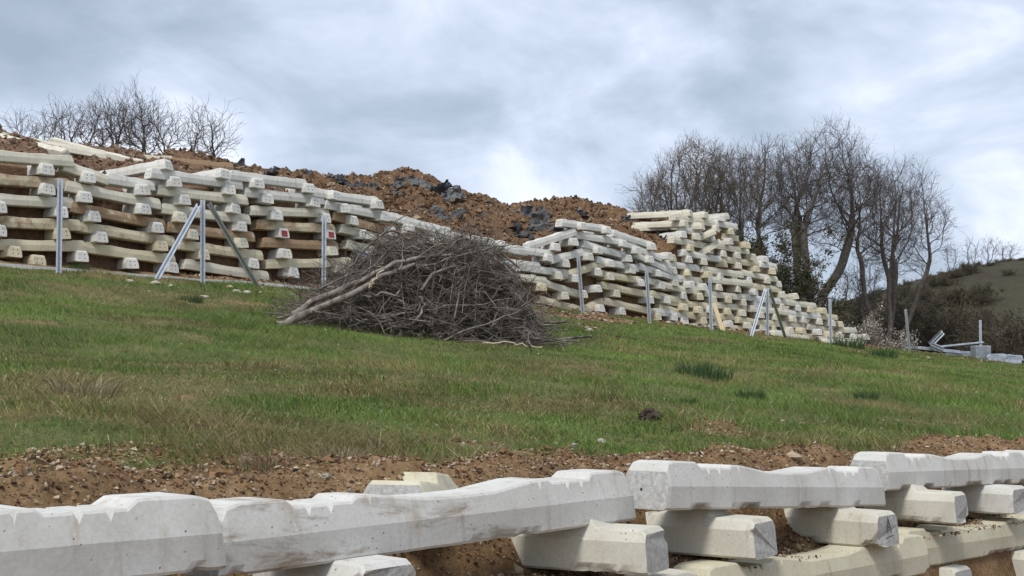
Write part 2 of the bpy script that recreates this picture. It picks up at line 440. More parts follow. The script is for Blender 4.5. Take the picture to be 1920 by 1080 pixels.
# hillside beyond the hedge
hx = np.linspace(6, 170, 120); hy = np.linspace(66, 240, 90)
HX, HY = np.meshgrid(hx, hy, indexing='ij')
def hill_z(x, y):
    x, y = np.asarray(x, float), np.asarray(y, float)
    crest = np.interp(x / np.maximum(y, 1) * FPX + 960, [1300, 1560, 1700, 1800, 1920, 2150, 2600], [4.0, 8.0, 9.9, 11.2, 12.4, 14.0, 15.0])
    t = np.clip((y - 70) / 45, 0, 1); t = t * t * (3 - 2 * t) * .55 + t * .45
    z = -.6 + (crest + .6) * t - np.clip(y - 118, 0, 200) * .05
    return z + .5 * fbm(x * .06, y * .06, seed=71, oct=3) * t
me = npmesh('hill', np.stack([HX, HY, hill_z(HX, HY)], -1).reshape(-1, 3), grid_faces(120, 90), [M_HILL], True)
tag(link('hill', me), kind='structure')

# ------------------------------------------------------------------ concrete sleepers
HL = 1.3
def top_of(e, style):
    if style == 'block':
        xs = [0, .025, .27, .325, .50, .555, .63, .645, .657, .73, .745, .757, .84, .87, .93, 1.12, 1.3]
        hs = [.185, .205, .208, .262, .262, .212, .212, .190, .212, .212, .190, .212, .212, .236, .236, .208, .205]
    elif style == 'far':
        xs = [0, .03, .12, .32, .36, .44, .455, .47, .66, .70, .78, 1.1, 1.3]
        hs = [.205, .240, .250, .250, .234, .234, .216, .234, .234, .244, .244, .226, .224]
    else:
        xs = [0, .03, .12, .30, .33, .37, .42, .437, .452, .53, .547, .562, .66, .69, .745, .757, .769, .80, 1.08, 1.3]
        hs = [.195, .238, .252, .252, .250, .222, .222, .192, .222, .222, .192, .222, .222, .240, .240, .205, .240, .238, .206, .204]
    return np.interp(e, xs, hs), xs
def ring(h, fine, style='plateau'):
    wb = .150
    zm = .150 if style == 'block' else .122
    k = (.55 if style == 'block' else .30)
    wz = lambda z: wb - .002 - max(0, z - zm) * k
    zs = [.012, zm] + [zm + (h - .010 - zm) * q for q in ((.33, .66, 1) if fine else (1,))]
    right = [(wb if z < .02 else wz(z), z) for z in zs]
    left = [(-y, z) for y, z in right[::-1]]
    wt = wz(h - .01) - .009
    pts = [(-wb + .012, 0), (wb - .012, 0)] + right + [(wt, h), (-wt, h)] + left
    if not fine: return np.array(pts)
    out = []
    for i in range(len(pts)):
        a, b = np.array(pts[i]), np.array(pts[(i + 1) % len(pts)])
        kk = 4 if (i == 0 or abs(a[1] - b[1]) > .08 or (a[1] == h and b[1] == h)) else 1
        for j in range(kk): out.append(a + (b - a) * j / kk)
    return np.array(out)
def sleeper_mesh(name, style='plateau', fine=False, half=False, seed=0):
    _, ks = top_of(0, style)
    L0 = -HL; L1 = HL if not half else .1
    st = set()
    for k in ks:
        st.add(round(-HL + k, 4)); st.add(round(HL - k, 4))
    if fine:
        for q in np.arange(-HL, HL + .001, .03): 
            if min(abs(q - a) for a in st) > .012: st.add(round(float(q), 4))
    st = sorted(x for x in st if x <= L1 + 1e-6)
    R = []
    for x in st:
        e = HL - abs(x); h, _ = top_of(e, style); r = ring(float(h), fine, style)
        if e < .02: r = r * np.array([.97, 1]) + np.array([0, 0])
        sh = np.where(e < .10, ((.02 if style == 'block' else .045) * (r[:, 1] / .25)) * (1 - e / .10), 0) * (1 if x < 0 else -1)
        R.append(np.column_stack([np.full(len(r), x) + sh, r]))
    R = np.array(R); a, k = R.shape[:2]
    V = R.reshape(-1, 3); idx = np.arange(a * k).reshape(a, k); nx = np.roll(idx, -1, 1)
    F = np.stack([idx[:-1], nx[:-1], nx[1:], idx[1:]], -1).reshape(-1, 4)[:, ::-1]
    chip = None
    if fine:
        rel = V.copy(); rg = np.random.default_rng(seed)
        off = rg.uniform(0, 50, 3)
        low = sstep(.045, .005, V[:, 2]); endw = sstep(.16, .0, HL - np.abs(V[:, 0]))
        side = sstep(.11, .145, np.abs(V[:, 1]))
        nz = fbm(V[:, 0] * 5.5 + off[0], V[:, 1] * 5.5, V[:, 2] * 7 + off[1], seed, 4)
        edge = np.clip(low * side * 1.0 + endw * side * .9, 0, 1)
        chip = np.clip((nz * .5 + .5) * edge * 2.2 - 1.10, 0, 1)
        chip = np.clip(chip * 3.5, 0, 1)
        V = V - np.column_stack([np.sign(V[:, 0]) * .02 * endw * chip, np.sign(V[:, 1]) * .012 * chip, -low * .014 * chip])
        V += np.column_stack([fbm(V[:, 0] * 5, V[:, 1] * 5, V[:, 2] * 5, seed + q, 3) * .0022 for q in (1, 2, 3)])
    if half:
        rg = np.random.default_rng(seed + 3); q = idx[-1]; V[q, 0] += rg.uniform(-.06, .04, k)
    nF = len(F); mats = [M_CONCF if fine else M_CONC, M_ENDF, M_HOLE]
    caps = np.array([idx[0][::-1], idx[-1]]); caps = caps[:, ::-1]
    mi = [0] * nF + [1 if fine else 0] * 2
    Fs = [F, caps]; VV = [V]; base = len(V); dots = []
    if not fine or style == 'plateau':
        ends = [-1] if half else [-1, 1]
        for sg in ends:
            for (dy, dz) in ((-.058, .075), (.058, .075), (-.05, .155), (.05, .155)) if not fine else ((0.02, .10),):
                rr = .014 if not fine else .008
                x0 = sg * (HL - .045 * dz / .25 + .0015)
                an = np.arange(6) * math.pi / 3
                c = np.column_stack([np.full(6, x0) - sg * (.045 / .25) * rr * np.sin(an), dy + rr * np.cos(an), dz + rr * np.sin(an)])
                VV.append(c); f = base + np.arange(6); dots.append(f if sg > 0 else f[::-1]); base += 6
    if dots: Fs.append(np.array(dots)); mi += [2] * len(dots)
    V = np.concatenate(VV)
    me = npmesh(name, V, Fs, mats, False, mi)
    if fine:
        at = me.attributes.new('chip', 'FLOAT', 'POINT'); c = np.zeros(len(V), np.float32); c[:len(chip)] = chip
        at.data.foreach_set('value', c)
    return me
SM = {'plateau': sleeper_mesh('sleeper_a', 'far'), 'half': sleeper_mesh('sleeper_half', 'far', False, True, 5)}
WHITE, CREAM, YELL, RUST = (1, .995, .97), (.97, .93, .80), (.92, .84, .63), (.82, .72, .54)
def set_sleeper(me, centre, d, up=None, tint=WHITE, clay=0.0, roll=0, scale=1.0, name='railway_sleeper'):
    d = Vector(d).normalized(); u = Vector(up) if up is not None else Z3
    y = u.cross(d).normalized(); z = d.cross(y).normalized()
    R = Matrix((d, y, z)).transposed().to_4x4()
    if roll: R = R @ Matrix.Rotation(roll, 4, 'X')
    o = link(name, me)
    o.matrix_world = Matrix.Translation(centre) @ R @ Matrix.Diagonal((scale, 1, 1, 1))
    o.color = (*tint, 1 - clay)
    return o

# --- the lower wall
FG = 'sleepers of the low crib wall beside the bare earth'
def fg_stretcher(s0, s1, n0, n1, z0, z1, tint, clay, seed, label, style='plateau'):
    """front top edge from (s0,n0,z0) to (s1,n1,z1)"""
    a, b = world(s0, n0 + .15, z0 - .25), world(s1, n1 + .15, z1 - .25)
    o = set_sleeper(sleeper_mesh('near_sleeper', style, True, seed=seed), (a + b) / 2, b - a, tint=tint, clay=clay)
    return tag(o, label, 'sleeper', FG)
def fg_header(s, n, ztop_, yaw, tint, clay, seed, label, tilt=0.0):
    d = Vector((N2[0], N2[1], tilt)); d = Matrix.Rotation(yaw, 3, 'Z') @ d; d.normalize()
    c = world(s, n, ztop_ - .21) + d * HL
    o = set_sleeper(sleeper_mesh('near_sleeper', 'block', True, seed=seed), c, d, tint=tint, clay=clay)
    return tag(o, label, 'sleeper', FG)
W1 = (1, 1, .995); W2 = (.97, .95, .86); Y1 = (.93, .88, .70)
fg_stretcher(-2.63, -.03, -.03, -.03, -.318, -.342, W1, .0, 11, 'clean white sleeper lengthwise on the top course, its raised end butting the chipped tilted one')
fg_stretcher(-.015, 2.585, .06, .19, -.388, -.378, W1, .43, 12, 'long white sleeper on the top course with brown mud smears and chipped lower edges')
fg_stretcher(2.74, 5.34, .12, .19, -.338, -.485, W1, .0, 13, 'white sleeper dipping along the top course, small dark hole in its end face')
fg_stretcher(5.42, 8.02, .22, .24, -.39, -.47, W1, .0, 14, 'white sleeper stepped up onto the end of its neighbour on the top course')
fg_stretcher(8.06, 10.66, .24, .2, -.46, -.58, W1, .0, 15, 'white sleeper continuing the top course past the stepped up one')
hd = [(-1.85, -.06, -.615, .02, W1, 0, 31, 'pale sleeper end-on below the raised end of the clean white one'),
      (-.30, -.10, -.628, -.03, W1, 0, 32, 'pale end-on sleeper under the joint of the clean and the muddy top sleepers'),
      (.66, -.10, -.625, .04, W1, 0, 33, 'pale end-on sleeper with a trapezoid block below the muddy chipped sleeper'),
      (2.37, -.10, -.628, .27, W2, .0, 34, 'cream end-on sleeper with pitted grey end, lying on the loose brown gravel'),
      (3.38, -.08, -.655, .14, W2, .0, 35, 'cream end-on sleeper with dark pitted end below the dipping white one'),
      (4.78, -.10, -.715, .04, W2, .0, 36, 'cream end-on sleeper with a pencilled letter A on its end'),
      (5.92, -.08, -.66, .12, W2, .0, 37, 'cream end-on sleeper under the stepped up white sleeper'),
      (7.2, .0, -.69, .0, W1, .0, 38, 'pale end-on sleeper half hidden under the far half of the stepped up one'),
      (8.3, -.08, -.74, .0, W2, .0, 39, 'cream end-on sleeper under the last top sleeper in the row')]
hobj = [fg_header(*h) for h in hd]
for s0, s1, na_, nb_, za, zb_, t, c, sd_, lb in [
        (.32, 2.88, -.02, -.02, -.885, -.885, W2, .06, 51, 'cream lengthwise sleeper in the second course with rust drips at its end'),
        (2.93, 5.50, -.02, -.04, -.885, -.915, Y1, .05, 52, 'yellowed lengthwise sleeper in the second course below the lettered one'),
        (5.42, 8.0, .08, .04, -.90, -.95, Y1, .12, 53, 'yellow streaked lengthwise sleeper in the second course stepped behind its neighbour'),
        (-2.3, .28, -.02, -.02, -.885, -.885, W2, .0, 54, 'cream lengthwise sleeper in the second course below the clean white one'),
        (7.98, 10.5, .05, .04, -.95, -1.0, Y1, .1, 55, 'yellow lengthwise sleeper ending the second course'),
        (.1, 2.7, -.02, -.02, -1.36, -1.36, W2, .1, 56, 'cream lengthwise sleeper in the lowest course under the rust dripped one'),
        (2.75, 5.3, -.02, -.02, -1.37, -1.40, W2, .1, 57, 'cream lengthwise sleeper in the lowest course under the yellowed one'),
        (5.35, 7.9, -.02, -.02, -1.40, -1.44, W2, .1, 58, 'cream lengthwise sleeper in the lowest course under the yellow streaked one')]:
    fg_stretcher(s0, s1, na_, nb_, za, zb_, t, c, sd_, lb)
for i, (s_, z_) in enumerate([(.9, -1.135), (2.3, -1.135), (3.5, -1.14), (5.0, -1.165), (6.0, -1.175), (7.3, -1.18)]):
    fg_header(s_, -.05, z_, .02 * (i % 3 - 1), W2, .05, 70 + i, 'cream end-on sleeper in the bottom layer below the ' + ['trapezoid block one', 'one on the gravel', 'one with the dark pitted end', 'pencil lettered one', 'one under the stepped up sleeper', 'half hidden pale one'][i])
# half buried one behind the muddy sleeper
p = at_depth(732, 930, 5.75); q = at_depth(980, 962, 7.75)
o = set_sleeper(sleeper_mesh('near_sleeper', 'block', True, seed=91), p + Vector((0, 0, -.135)) + (q - p).normalized() * HL, q - p, tint=Y1, clay=0)
tag(o, 'yellowish sleeper half buried in earth behind the muddy chipped sleeper', 'sleeper', FG)
# pencilled letter on one end
def bar(V, F, a, b, w, t, nrm):
    a, b = np.array(a, float), np.array(b, float); d = (b - a) / np.linalg.norm(b - a); nrm = np.array(nrm, float)
    sd_ = np.cross(nrm, d) * w / 2; k = len(V)
    for p_ in (a - sd_, a + sd_, b + sd_, b - sd_): V.append(p_)
    for p_ in (a - sd_, a + sd_, b + sd_, b - sd_): V.append(p_ + nrm * t)
    F += [[k + 3, k + 2, k + 1, k], [k + 4, k + 5, k + 6, k + 7]] + [[k + i, k + (i + 1) % 4, k + 4 + (i + 1) % 4, k + 4 + i] for i in range(4)]
Vb, Fb = [], []
ex = lambda y_, z_: (-HL + .02 * z_ / .25 - .004, y_, z_)
bar(Vb, Fb, ex(.03, .08), ex(-.002, .175), .007, .002, (-1, 0, .18)); bar(Vb, Fb, ex(-.034, .08), ex(.002, .175), .007, .002, (-1, 0, .18)); bar(Vb, Fb, ex(.02, .115), ex(-.022, .115), .006, .002, (-1, 0, .18))
bar(Vb, Fb, ex(.06, .05), ex(-.06, .062), .005, .002, (-1, 0, .18))
lm = npmesh('letter_mark', np.array(Vb), np.array(Fb), [M_INK]); link('letter_mark', lm, hobj[5])

# --- the upper wall
UG = 'sleepers of the tall crib wall holding the earth bank'
ORD = ['ground', 'first', 'second', 'third', 'fourth', 'fifth', 'sixth', 'seventh', 'eighth', 'ninth', 'tenth', 'eleventh', 'twelfth', 'thirteenth', 'fourteenth', 'fifteenth', 'sixteenth', 'seventeenth', 'eighteenth', 'nineteenth', 'twentieth', 'top', 'top', 'top']
LM = [(0, 'beyond the kerb post'), (110, 'behind the plain post at the kerb'), (240, 'between kerb post and braced post'), (380, 'behind the braced post at the kerb'), (500, 'between braced post and brush'),
      (605, 'behind the post at the brush pile'), (720, 'over the thick brush branch'), (850, 'behind the brush pile'), (960, 'where the brush pile ends'), (1085, 'behind the post on gravel'), (1212, 'behind the post past the gravel'),
      (1332, 'behind the plank post'), (1438, 'behind the far braced post'), (1557, 'behind the post by the blossom bush')]
def near_lm(p):
    x, _ = proj(p.x, p.y, p.z)
    return min(LM, key=lambda q: abs(q[0] - float(x)))[1]
def tint_word(t, clay):
    if clay > .4: return 'rust brown'
    return {WHITE: 'white', CREAM: 'cream', YELL: 'yellowed', RUST: 'clay stained'}[t]
def ulabel(o, kind, p, t, clay):
    k = int(round((p.z - float(zbase(float(sn(p.x, p.y)[0])))) / .23)); k = max(0, min(23, k))
    tag(o, '%s %s sleeper, %s course, %s' % (tint_word(t, clay), kind, ORD[k], near_lm(p)), 'sleeper', UG)
rr = random.Random(3)
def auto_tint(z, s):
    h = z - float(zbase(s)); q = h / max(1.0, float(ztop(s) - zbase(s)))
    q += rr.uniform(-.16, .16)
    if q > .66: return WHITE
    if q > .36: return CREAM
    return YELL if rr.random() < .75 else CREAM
NFACE = lambda z, s: NW + BAT * (z - float(zbase(s)))
count = {'s': 0, 'h': 0}
def stretcher(x1, y1, x2, y2, tint=None, clay=0.0, dn=0.0):
    a, b = on_n(x1, y1, NW + .1 + dn), on_n(x2, y2, NW + .1 + dn)
    L = (b - a).length; s_ = float(sn(a.x, a.y)[0])
    if clay == 0 and rr.random() < .4: clay = rr.uniform(.25, .39)
    half = L < 1.75
    Lf = min(max(L, 1.2), 1.5) / 1.4 if half else min(max(L, 2.35), 2.75) / 2.6
    d = (b - a).normalized(); c = (a + b) / 2 + N3 * .15 - Z3 * .24
    if half: c = a + d * HL * Lf + N3 * .15 - Z3 * .24
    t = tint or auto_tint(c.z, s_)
    yaw = rr.uniform(-.03, .03)
    d = Matrix.Rotation(yaw, 3, 'Z') @ d
    o = set_sleeper(SM['half' if half else 'plateau'], c, d, tint=t, clay=clay, scale=Lf, roll=rr.uniform(-.04, .04))
    ulabel(o, 'lengthwise' if not half else 'broken lengthwise', c, t, clay); count['s'] += 1
    return o
def header(x, y, tint=None, clay=0.0, out=.2, yaw=None, tilt=0.0, red=False):
    p = on_n(x, y, NW + .1 - out)
    yw = rr.gauss(0, .10) if yaw is None else yaw
    d = Matrix.Rotation(yw, 3, 'Z') @ Vector((N2[0], N2[1], tilt + rr.uniform(-.03, .03))); d.normalize()
    c = p - Z3 * .105 + d * HL
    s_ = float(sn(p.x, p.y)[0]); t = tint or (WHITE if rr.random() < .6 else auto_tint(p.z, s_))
    o = set_sleeper(SM['plateau'], c, d, tint=t, clay=clay, roll=rr.gauss(0, .05))
    ulabel(o, 'end-on' if not red else 'red painted end-on', p, t, clay); count['h'] += 1
    if red:
        Vb, Fb = [], []
        ex = lambda y_, z_: (-HL + .045 * z_ / .25 - .004, y_, z_)
        bar(Vb, Fb, ex(-.088, .105), ex(.088, .105), .15, .002, (-1, 0, .18))
        link('paint_mark', npmesh('paint_mark', np.array(Vb), np.array(Fb), [M_RED]), o)
    return o
def ZM(ox, oy, k): return lambda *v: tuple((v[i] / k + (ox if i % 2 == 0 else oy)) for i in range(len(v)))
A = ZM(0, 240, 4.0); B = ZM(260, 280, 4.0); C = ZM(460, 300, 4.32); D = ZM(960, 390, 4.7)
R_ = .62
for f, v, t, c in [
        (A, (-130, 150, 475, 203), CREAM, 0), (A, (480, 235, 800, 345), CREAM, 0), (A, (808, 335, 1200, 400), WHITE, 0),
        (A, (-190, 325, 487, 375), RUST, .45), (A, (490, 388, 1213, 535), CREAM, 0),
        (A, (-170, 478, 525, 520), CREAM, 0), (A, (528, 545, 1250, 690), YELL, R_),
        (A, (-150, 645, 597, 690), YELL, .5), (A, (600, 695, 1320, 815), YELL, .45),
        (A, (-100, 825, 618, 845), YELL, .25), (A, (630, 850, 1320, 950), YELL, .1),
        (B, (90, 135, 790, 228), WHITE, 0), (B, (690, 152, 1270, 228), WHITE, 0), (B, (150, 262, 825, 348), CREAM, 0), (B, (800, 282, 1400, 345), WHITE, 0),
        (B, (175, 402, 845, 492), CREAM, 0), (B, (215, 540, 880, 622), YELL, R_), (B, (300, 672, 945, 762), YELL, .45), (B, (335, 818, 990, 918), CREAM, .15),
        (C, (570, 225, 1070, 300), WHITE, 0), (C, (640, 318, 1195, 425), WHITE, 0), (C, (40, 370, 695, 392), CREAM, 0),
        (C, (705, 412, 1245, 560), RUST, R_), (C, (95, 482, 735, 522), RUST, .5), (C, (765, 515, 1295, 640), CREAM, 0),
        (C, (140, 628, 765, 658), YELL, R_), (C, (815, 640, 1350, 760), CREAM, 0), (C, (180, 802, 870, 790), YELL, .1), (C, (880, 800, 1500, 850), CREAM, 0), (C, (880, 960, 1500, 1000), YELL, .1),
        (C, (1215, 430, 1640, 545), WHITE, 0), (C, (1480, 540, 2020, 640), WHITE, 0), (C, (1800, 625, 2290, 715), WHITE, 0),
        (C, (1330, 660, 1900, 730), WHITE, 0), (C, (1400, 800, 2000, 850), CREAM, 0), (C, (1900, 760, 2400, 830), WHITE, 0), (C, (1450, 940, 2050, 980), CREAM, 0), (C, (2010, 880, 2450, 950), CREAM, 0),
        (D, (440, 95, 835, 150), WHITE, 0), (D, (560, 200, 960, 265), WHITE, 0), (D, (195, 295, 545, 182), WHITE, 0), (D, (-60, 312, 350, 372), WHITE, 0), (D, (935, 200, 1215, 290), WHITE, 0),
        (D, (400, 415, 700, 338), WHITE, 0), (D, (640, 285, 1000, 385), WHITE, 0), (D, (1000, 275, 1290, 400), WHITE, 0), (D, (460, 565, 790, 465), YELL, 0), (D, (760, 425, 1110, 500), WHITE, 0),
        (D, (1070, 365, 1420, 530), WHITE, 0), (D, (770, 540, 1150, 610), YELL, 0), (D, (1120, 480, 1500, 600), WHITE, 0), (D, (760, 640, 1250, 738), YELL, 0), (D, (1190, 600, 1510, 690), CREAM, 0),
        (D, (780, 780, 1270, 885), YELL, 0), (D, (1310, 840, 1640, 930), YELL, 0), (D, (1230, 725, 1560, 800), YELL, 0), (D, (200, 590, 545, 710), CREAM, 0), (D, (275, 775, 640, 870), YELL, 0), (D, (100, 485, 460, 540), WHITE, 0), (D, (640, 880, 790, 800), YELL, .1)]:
    stretcher(*f(*v), tint=t, clay=c)
for f, L in [(A, [(365, 312), (670, 370), (1090, 465), (370, 460), (650, 520), (1100, 610), (5, 595), (465, 630), (720, 665), (1195, 750), (5, 770), (490, 795), (770, 820), (1220, 885), (120, 930), (620, 965), (1000, 1018), (300, 1000, 1)]),
             (B, [(655, 185), (290, 245), (690, 303), (905, 258), (970, 370), (360, 380), (735, 447), (1040, 495), (330, 510), (780, 580), (420, 640), (795, 705), (1115, 785), (500, 792), (870, 858), (1170, 930), (265, 890)]),
             (C, [(120, 190), (530, 230), (745, 290), (190, 315), (575, 345), (815, 392), (1095, 360), (1140, 460), (660, 472), (890, 492), (970, 605), (720, 738), (775, 880), (1200, 580), (1020, 770), (1350, 560), (1560, 660), (1500, 760), (1750, 740), (1600, 900), (1900, 860), (2100, 690), (1100, 900), (1300, 900), (2200, 870), (1200, 1010), (1800, 1000)]),
             (D, [(640, 160), (860, 195), (560, 300), (400, 345), (340, 440), (485, 490), (700, 430), (780, 375), (1000, 315), (1040, 445), (1250, 340), (1120, 375), (1230, 455), (1400, 425), (420, 595), (565, 622), (880, 605), (765, 565), (775, 712), (935, 755), (645, 762), (480, 775), (985, 912), (800, 885), (1235, 812), (1375, 812), (1300, 960), (1440, 965), (1330, 685), (1150, 660), (1300, 575), (1070, 548), (880, 490), (280, 700)])]:
    for v in L: header(*f(*v[:2]))
header(*C(320, 595), tint=WHITE, red=True); header(*C(700, 605), tint=WHITE, red=True); 
header(*B(235, 118), tint=WHITE, yaw=.35, out=.1, tilt=-.1)
header(*C(400, 910), tint=WHITE, yaw=.05); header(*C(340, 760), tint=WHITE); header(*C(270, 450), tint=WHITE)
# the tall end of the wall, stepping down
ES, EZ = prof([(1385, 408), (1420, 450), (1450, 490), (1490, 545), (1550, 575), (1585, 600), (1630, 636)], NW + .2)
ES2 = np.array(ES); EZ2 = np.array(EZ)
s_l = float(sn(*on_n(1268, 470, NW).xy)[0])
def send(z): return float(np.interp(z, EZ2[::-1], ES2[::-1]))
layer = 0
while True:
    zc = float(zbase(38)) - .05 + layer * .222
    if zc > 6.45: break
    se = send(zc + .2); s0 = s_l + (.0 if zc < 4.8 else 1.0) + rr.uniform(-.2, .2)
    batter = .13 * (zc - 2.2)
    if layer % 2 == 0:
        s = s0 + rr.uniform(0, .5)
        while s < se - .1:
            zz = zc + float(zbase(s) - zbase(38)) * max(0, 1 - layer / 8) + rr.gauss(0, .02)
            yw = rr.gauss(0, .13) + (-.35 * sstep(se - 2.5, se, s) if layer > 1 else 0)
            d = Matrix.Rotation(float(yw), 3, 'Z') @ Vector((N2[0], N2[1], rr.uniform(-.03, .04))); d.normalize()
            p = world(s, NW + batter - .14 + rr.uniform(-.1, .08), zz)
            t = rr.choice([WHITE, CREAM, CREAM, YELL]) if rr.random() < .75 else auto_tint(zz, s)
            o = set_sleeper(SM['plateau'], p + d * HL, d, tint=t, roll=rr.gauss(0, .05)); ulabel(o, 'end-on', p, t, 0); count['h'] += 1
            s += rr.uniform(.85, 1.25)
    else:
        s = s0 - rr.uniform(0, 1.2)
        while s < se - .8:
            zz = zc + float(zbase(s + 1) - zbase(38)) * max(0, 1 - layer / 8) + rr.gauss(0, .02)
            d = Matrix.Rotation(rr.gauss(0, .05), 3, 'Z') @ Vector((U2[0], U2[1], rr.gauss(-.01, .018))); d.normalize()
            short = se - s < 2.0
            p = world(s, NW + batter + .12 + rr.uniform(-.04, .06), zz)
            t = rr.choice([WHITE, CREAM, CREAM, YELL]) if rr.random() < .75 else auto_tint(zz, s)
            L = 1.4 if short else 2.6
            o = set_sleeper(SM['half' if short else 'plateau'], p + d * (HL if short else L / 2), d, tint=t, roll=rr.gauss(0, .04)); ulabel(o, 'lengthwise' if not short else 'broken lengthwise', p, t, 0); count['s'] += 1
            s += L + rr.uniform(-.02, .1)
    layer += 1
# beams laid back across the bank at the top of the tall end, and loose ones on the bank
def loose(x1, y1, x2, y2, na_, nb_, label, tint=CREAM, clay=0., roll=0):
    a, b = on_n(x1, y1, na_), on_n(x2, y2, nb_); d = (b - a).normalized()
    o = set_sleeper(SM['plateau'], (a + b) / 2 - Z3 * (.2 if x1 > 1000 else .27), d, tint=tint, clay=clay if x1 > 1000 else clay + .22, roll=roll)
    tag(o, label, 'sleeper', 'loose sleepers lying on the earth bank')
loose(1204, 424, 1296, 421, NW + 2.1, NW + .6, 'cream sleeper laid level across the bank to the top of the tall stack')
loose(1246, 470, 1318, 440, NW + 1.6, NW + .4, 'cream sleeper slanting up the bank edge to the tall stack')
loose(1266, 500, 1330, 462, NW + 1.2, NW + .3, 'cream sleeper slanting up below the other slanting one at the tall stack')
loose(1284, 406, 1362, 402, NW + 1.2, NW + 1.0, 'cream sleeper capping the very top of the tall stack', CREAM)
loose(2, 250, 78, 268, NW + 3.6, NW + 2.6, 'pale tilted sleeper on the bank crest with rust bands, before the bare trees', CREAM, .12, .5)
loose(60, 258, 138, 272, NW + 4.6, NW + 4.2, 'pale sleeper lying flat on the bank crest next to the rust banded one', CREAM, .1, -.2)
loose(158, 272, 205, 284, NW + 4.5, NW + 4.0, 'short seen sleeper poking from the bank crest before the widest bare tree', CREAM, .1, .3)
loose(205, 285, 258, 288, NW + 4.9, NW + 4.5, 'cream sleeper sunk in the crest between two bare trees', CREAM, .1, .2)
loose(330, 294, 368, 298, NW + 4.9, NW + 4.6, 'brown clay covered sleeper sunk in the crest near the lone bare tree', YELL, .6, .1)
gs = world(0, 0, 0)
def ground_sleeper(x1, y1, x2, y2, n, label, tint, clay):
    a, b = on_n(x1, y1, n), on_n(x2, y2, n)
    for q in (a, b):
        s_, n_ = (float(k) for k in sn(q.x, q.y)); q.z = float(ground_z(s_, n_)) - .06
    o = set_sleeper(SM['plateau'], (a + b) / 2, b - a, tint=tint, clay=clay); tag(o, label, 'sleeper', 'sleepers lying on the ground before the tall wall')
ground_sleeper(1432, 632, 1525, 640, NW - .75, 'rust red sleeper lying on the grass under the far braced post', CREAM, .42)
ground_sleeper(1530, 640, 1615, 640, NW - .35, 'cream sleeper lying on the grass at the foot of the wall end', CREAM, .0)
print('upper sleepers', count)

# ------------------------------------------------------------------ kerb, posts, plank
Vb, Fb = [], []
def box_prism(a, b, w, h0, h1):
    a, b = Vector(a), Vector(b); d = (b - a).normalized(); y = Z3.cross(d).normalized() * w / 2
    V = [a - y + Z3 * h0, a + y + Z3 * h0, b + y + Z3 * h0, b - y + Z3 * h0, a - y + Z3 * h1, a + y + Z3 * h1, b + y + Z3 * h1, b - y + Z3 * h1]
    F = [[3, 2, 1, 0], [4, 5, 6, 7], [0, 1, 5, 4], [1, 2, 6, 5], [2, 3, 7, 6], [3, 0, 4, 7]]
    return [tuple(v) for v in V], F
kb = tag(bpy.data.objects.new('kerb', None), 'thin pale concrete kerb strip along the foot of the tall wall', 'kerb'); COL.objects.link(kb)
kp = [(-40, 486), (60, 490), (160, 500), (270, 513), (365, 522), (460, 534), (545, 545), (590, 551)]
kpts = []
for (a, b) in kp:
    s_, n_ = ground_hit(a, b); n_ = min(n_, NW - .55); q = on_n(a, b, NW - .75); s_ = float(sn(q.x, q.y)[0]); kpts.append((s_, NW - .75))
kb.location = world(kpts[0][0], kpts[0][1], float(ground_z(*kpts[0])))
for (sa_, na__), (sb_, nb__) in zip(kpts[:-1], kpts[1:]):
    L = sb_ - sa_; m_ = max(1, round(L / 1.3))
    for j in range(m_):
        s0 = sa_ + L * j / m_ + .01; s1 = sa_ + L * (j + 1) / m_ - .01
        v, f = box_prism(world(s0, na__, float(ground_z(s0, na__)) + rr.uniform(-.01, .01)), world(s1, na__, float(ground_z(s1, na__)) + rr.uniform(-.01, .01)), .14, -.1, .045)
        o = link('kerb_stone', npmesh('kerb_stone', np.array(v), np.array(f), [M_KERB])); o.parent = kb; o.matrix_parent_inverse = Matrix.Translation(kb.location).inverted()

def channel_mesh(name, H, w=.11, d=.10, lip=.034, t=.006):
    """lipped steel channel standing along z, slot facing -y"""
    o = [(-w/2 + lip, -d/2), (-w/2, -d/2), (-w/2, d/2), (w/2, d/2), (w/2, -d/2), (w/2 - lip, -d/2)]
    i = [(-w/2 + lip, -d/2 + t), (-w/2 + t, -d/2 + t), (-w/2 + t, d/2 - t), (w/2 - t, d/2 - t), (w/2 - t, -d/2 + t), (w/2 - lip, -d/2 + t)]
    P = o + i[::-1]; k = len(P)
    V = [(x, y, 0) for x, y in P] + [(x, y, H) for x, y in P]
    F = [[j, (j + 1) % k, k + (j + 1) % k, k + j] for j in range(k)]
    F = np.array(F)[:, ::-1]
    caps = []
    for j in range(5):
        a, b, c, d_ = j, j + 1, k - 2 - j, k - 1 - j
        caps.append([k + a, k + b, k + c, k + d_]); caps.append([d_, c, b, a])
    return npmesh(name, np.array(V, float), [F, np.array(caps)[:, ::-1]], [M_STEEL])
def stand(px, pyt, pyb, label, n=NW - 1.35, name='fence_post', grp='steel fence posts before the tall wall', parent=None, hidden=.25):
    b, t = on_n(px[1], pyb, n), on_n(px[0], pyt, n)
    s_, n_ = (float(k) for k in sn(b.x, b.y)); g = float(ground_z(s_, n_))
    d = (t - b).normalized(); H = (t - b).length + max(0, b.z - g) + hidden
    o = link(name, channel_mesh('post_channel', H), parent)
    base = t - d * H
    face = Vector((-base.x, -base.y, 0)).normalized()
    y = -face; x = y.cross(d).normalized(); y = d.cross(x).normalized()
    o.matrix_world = Matrix.Translation(base) @ Matrix((x, y, d)).transposed().to_4x4()
    if label: tag(o, label, 'post', grp)
    return o, base, t
stand((113, 110), 335, 512, 'plain upright steel post standing at the kerb strip')
stand((608, 607), 404, 546, 'plain upright steel post beside the brush pile')
stand((1084, 1093), 480, 592, 'leaning steel post standing in the gravel heap')
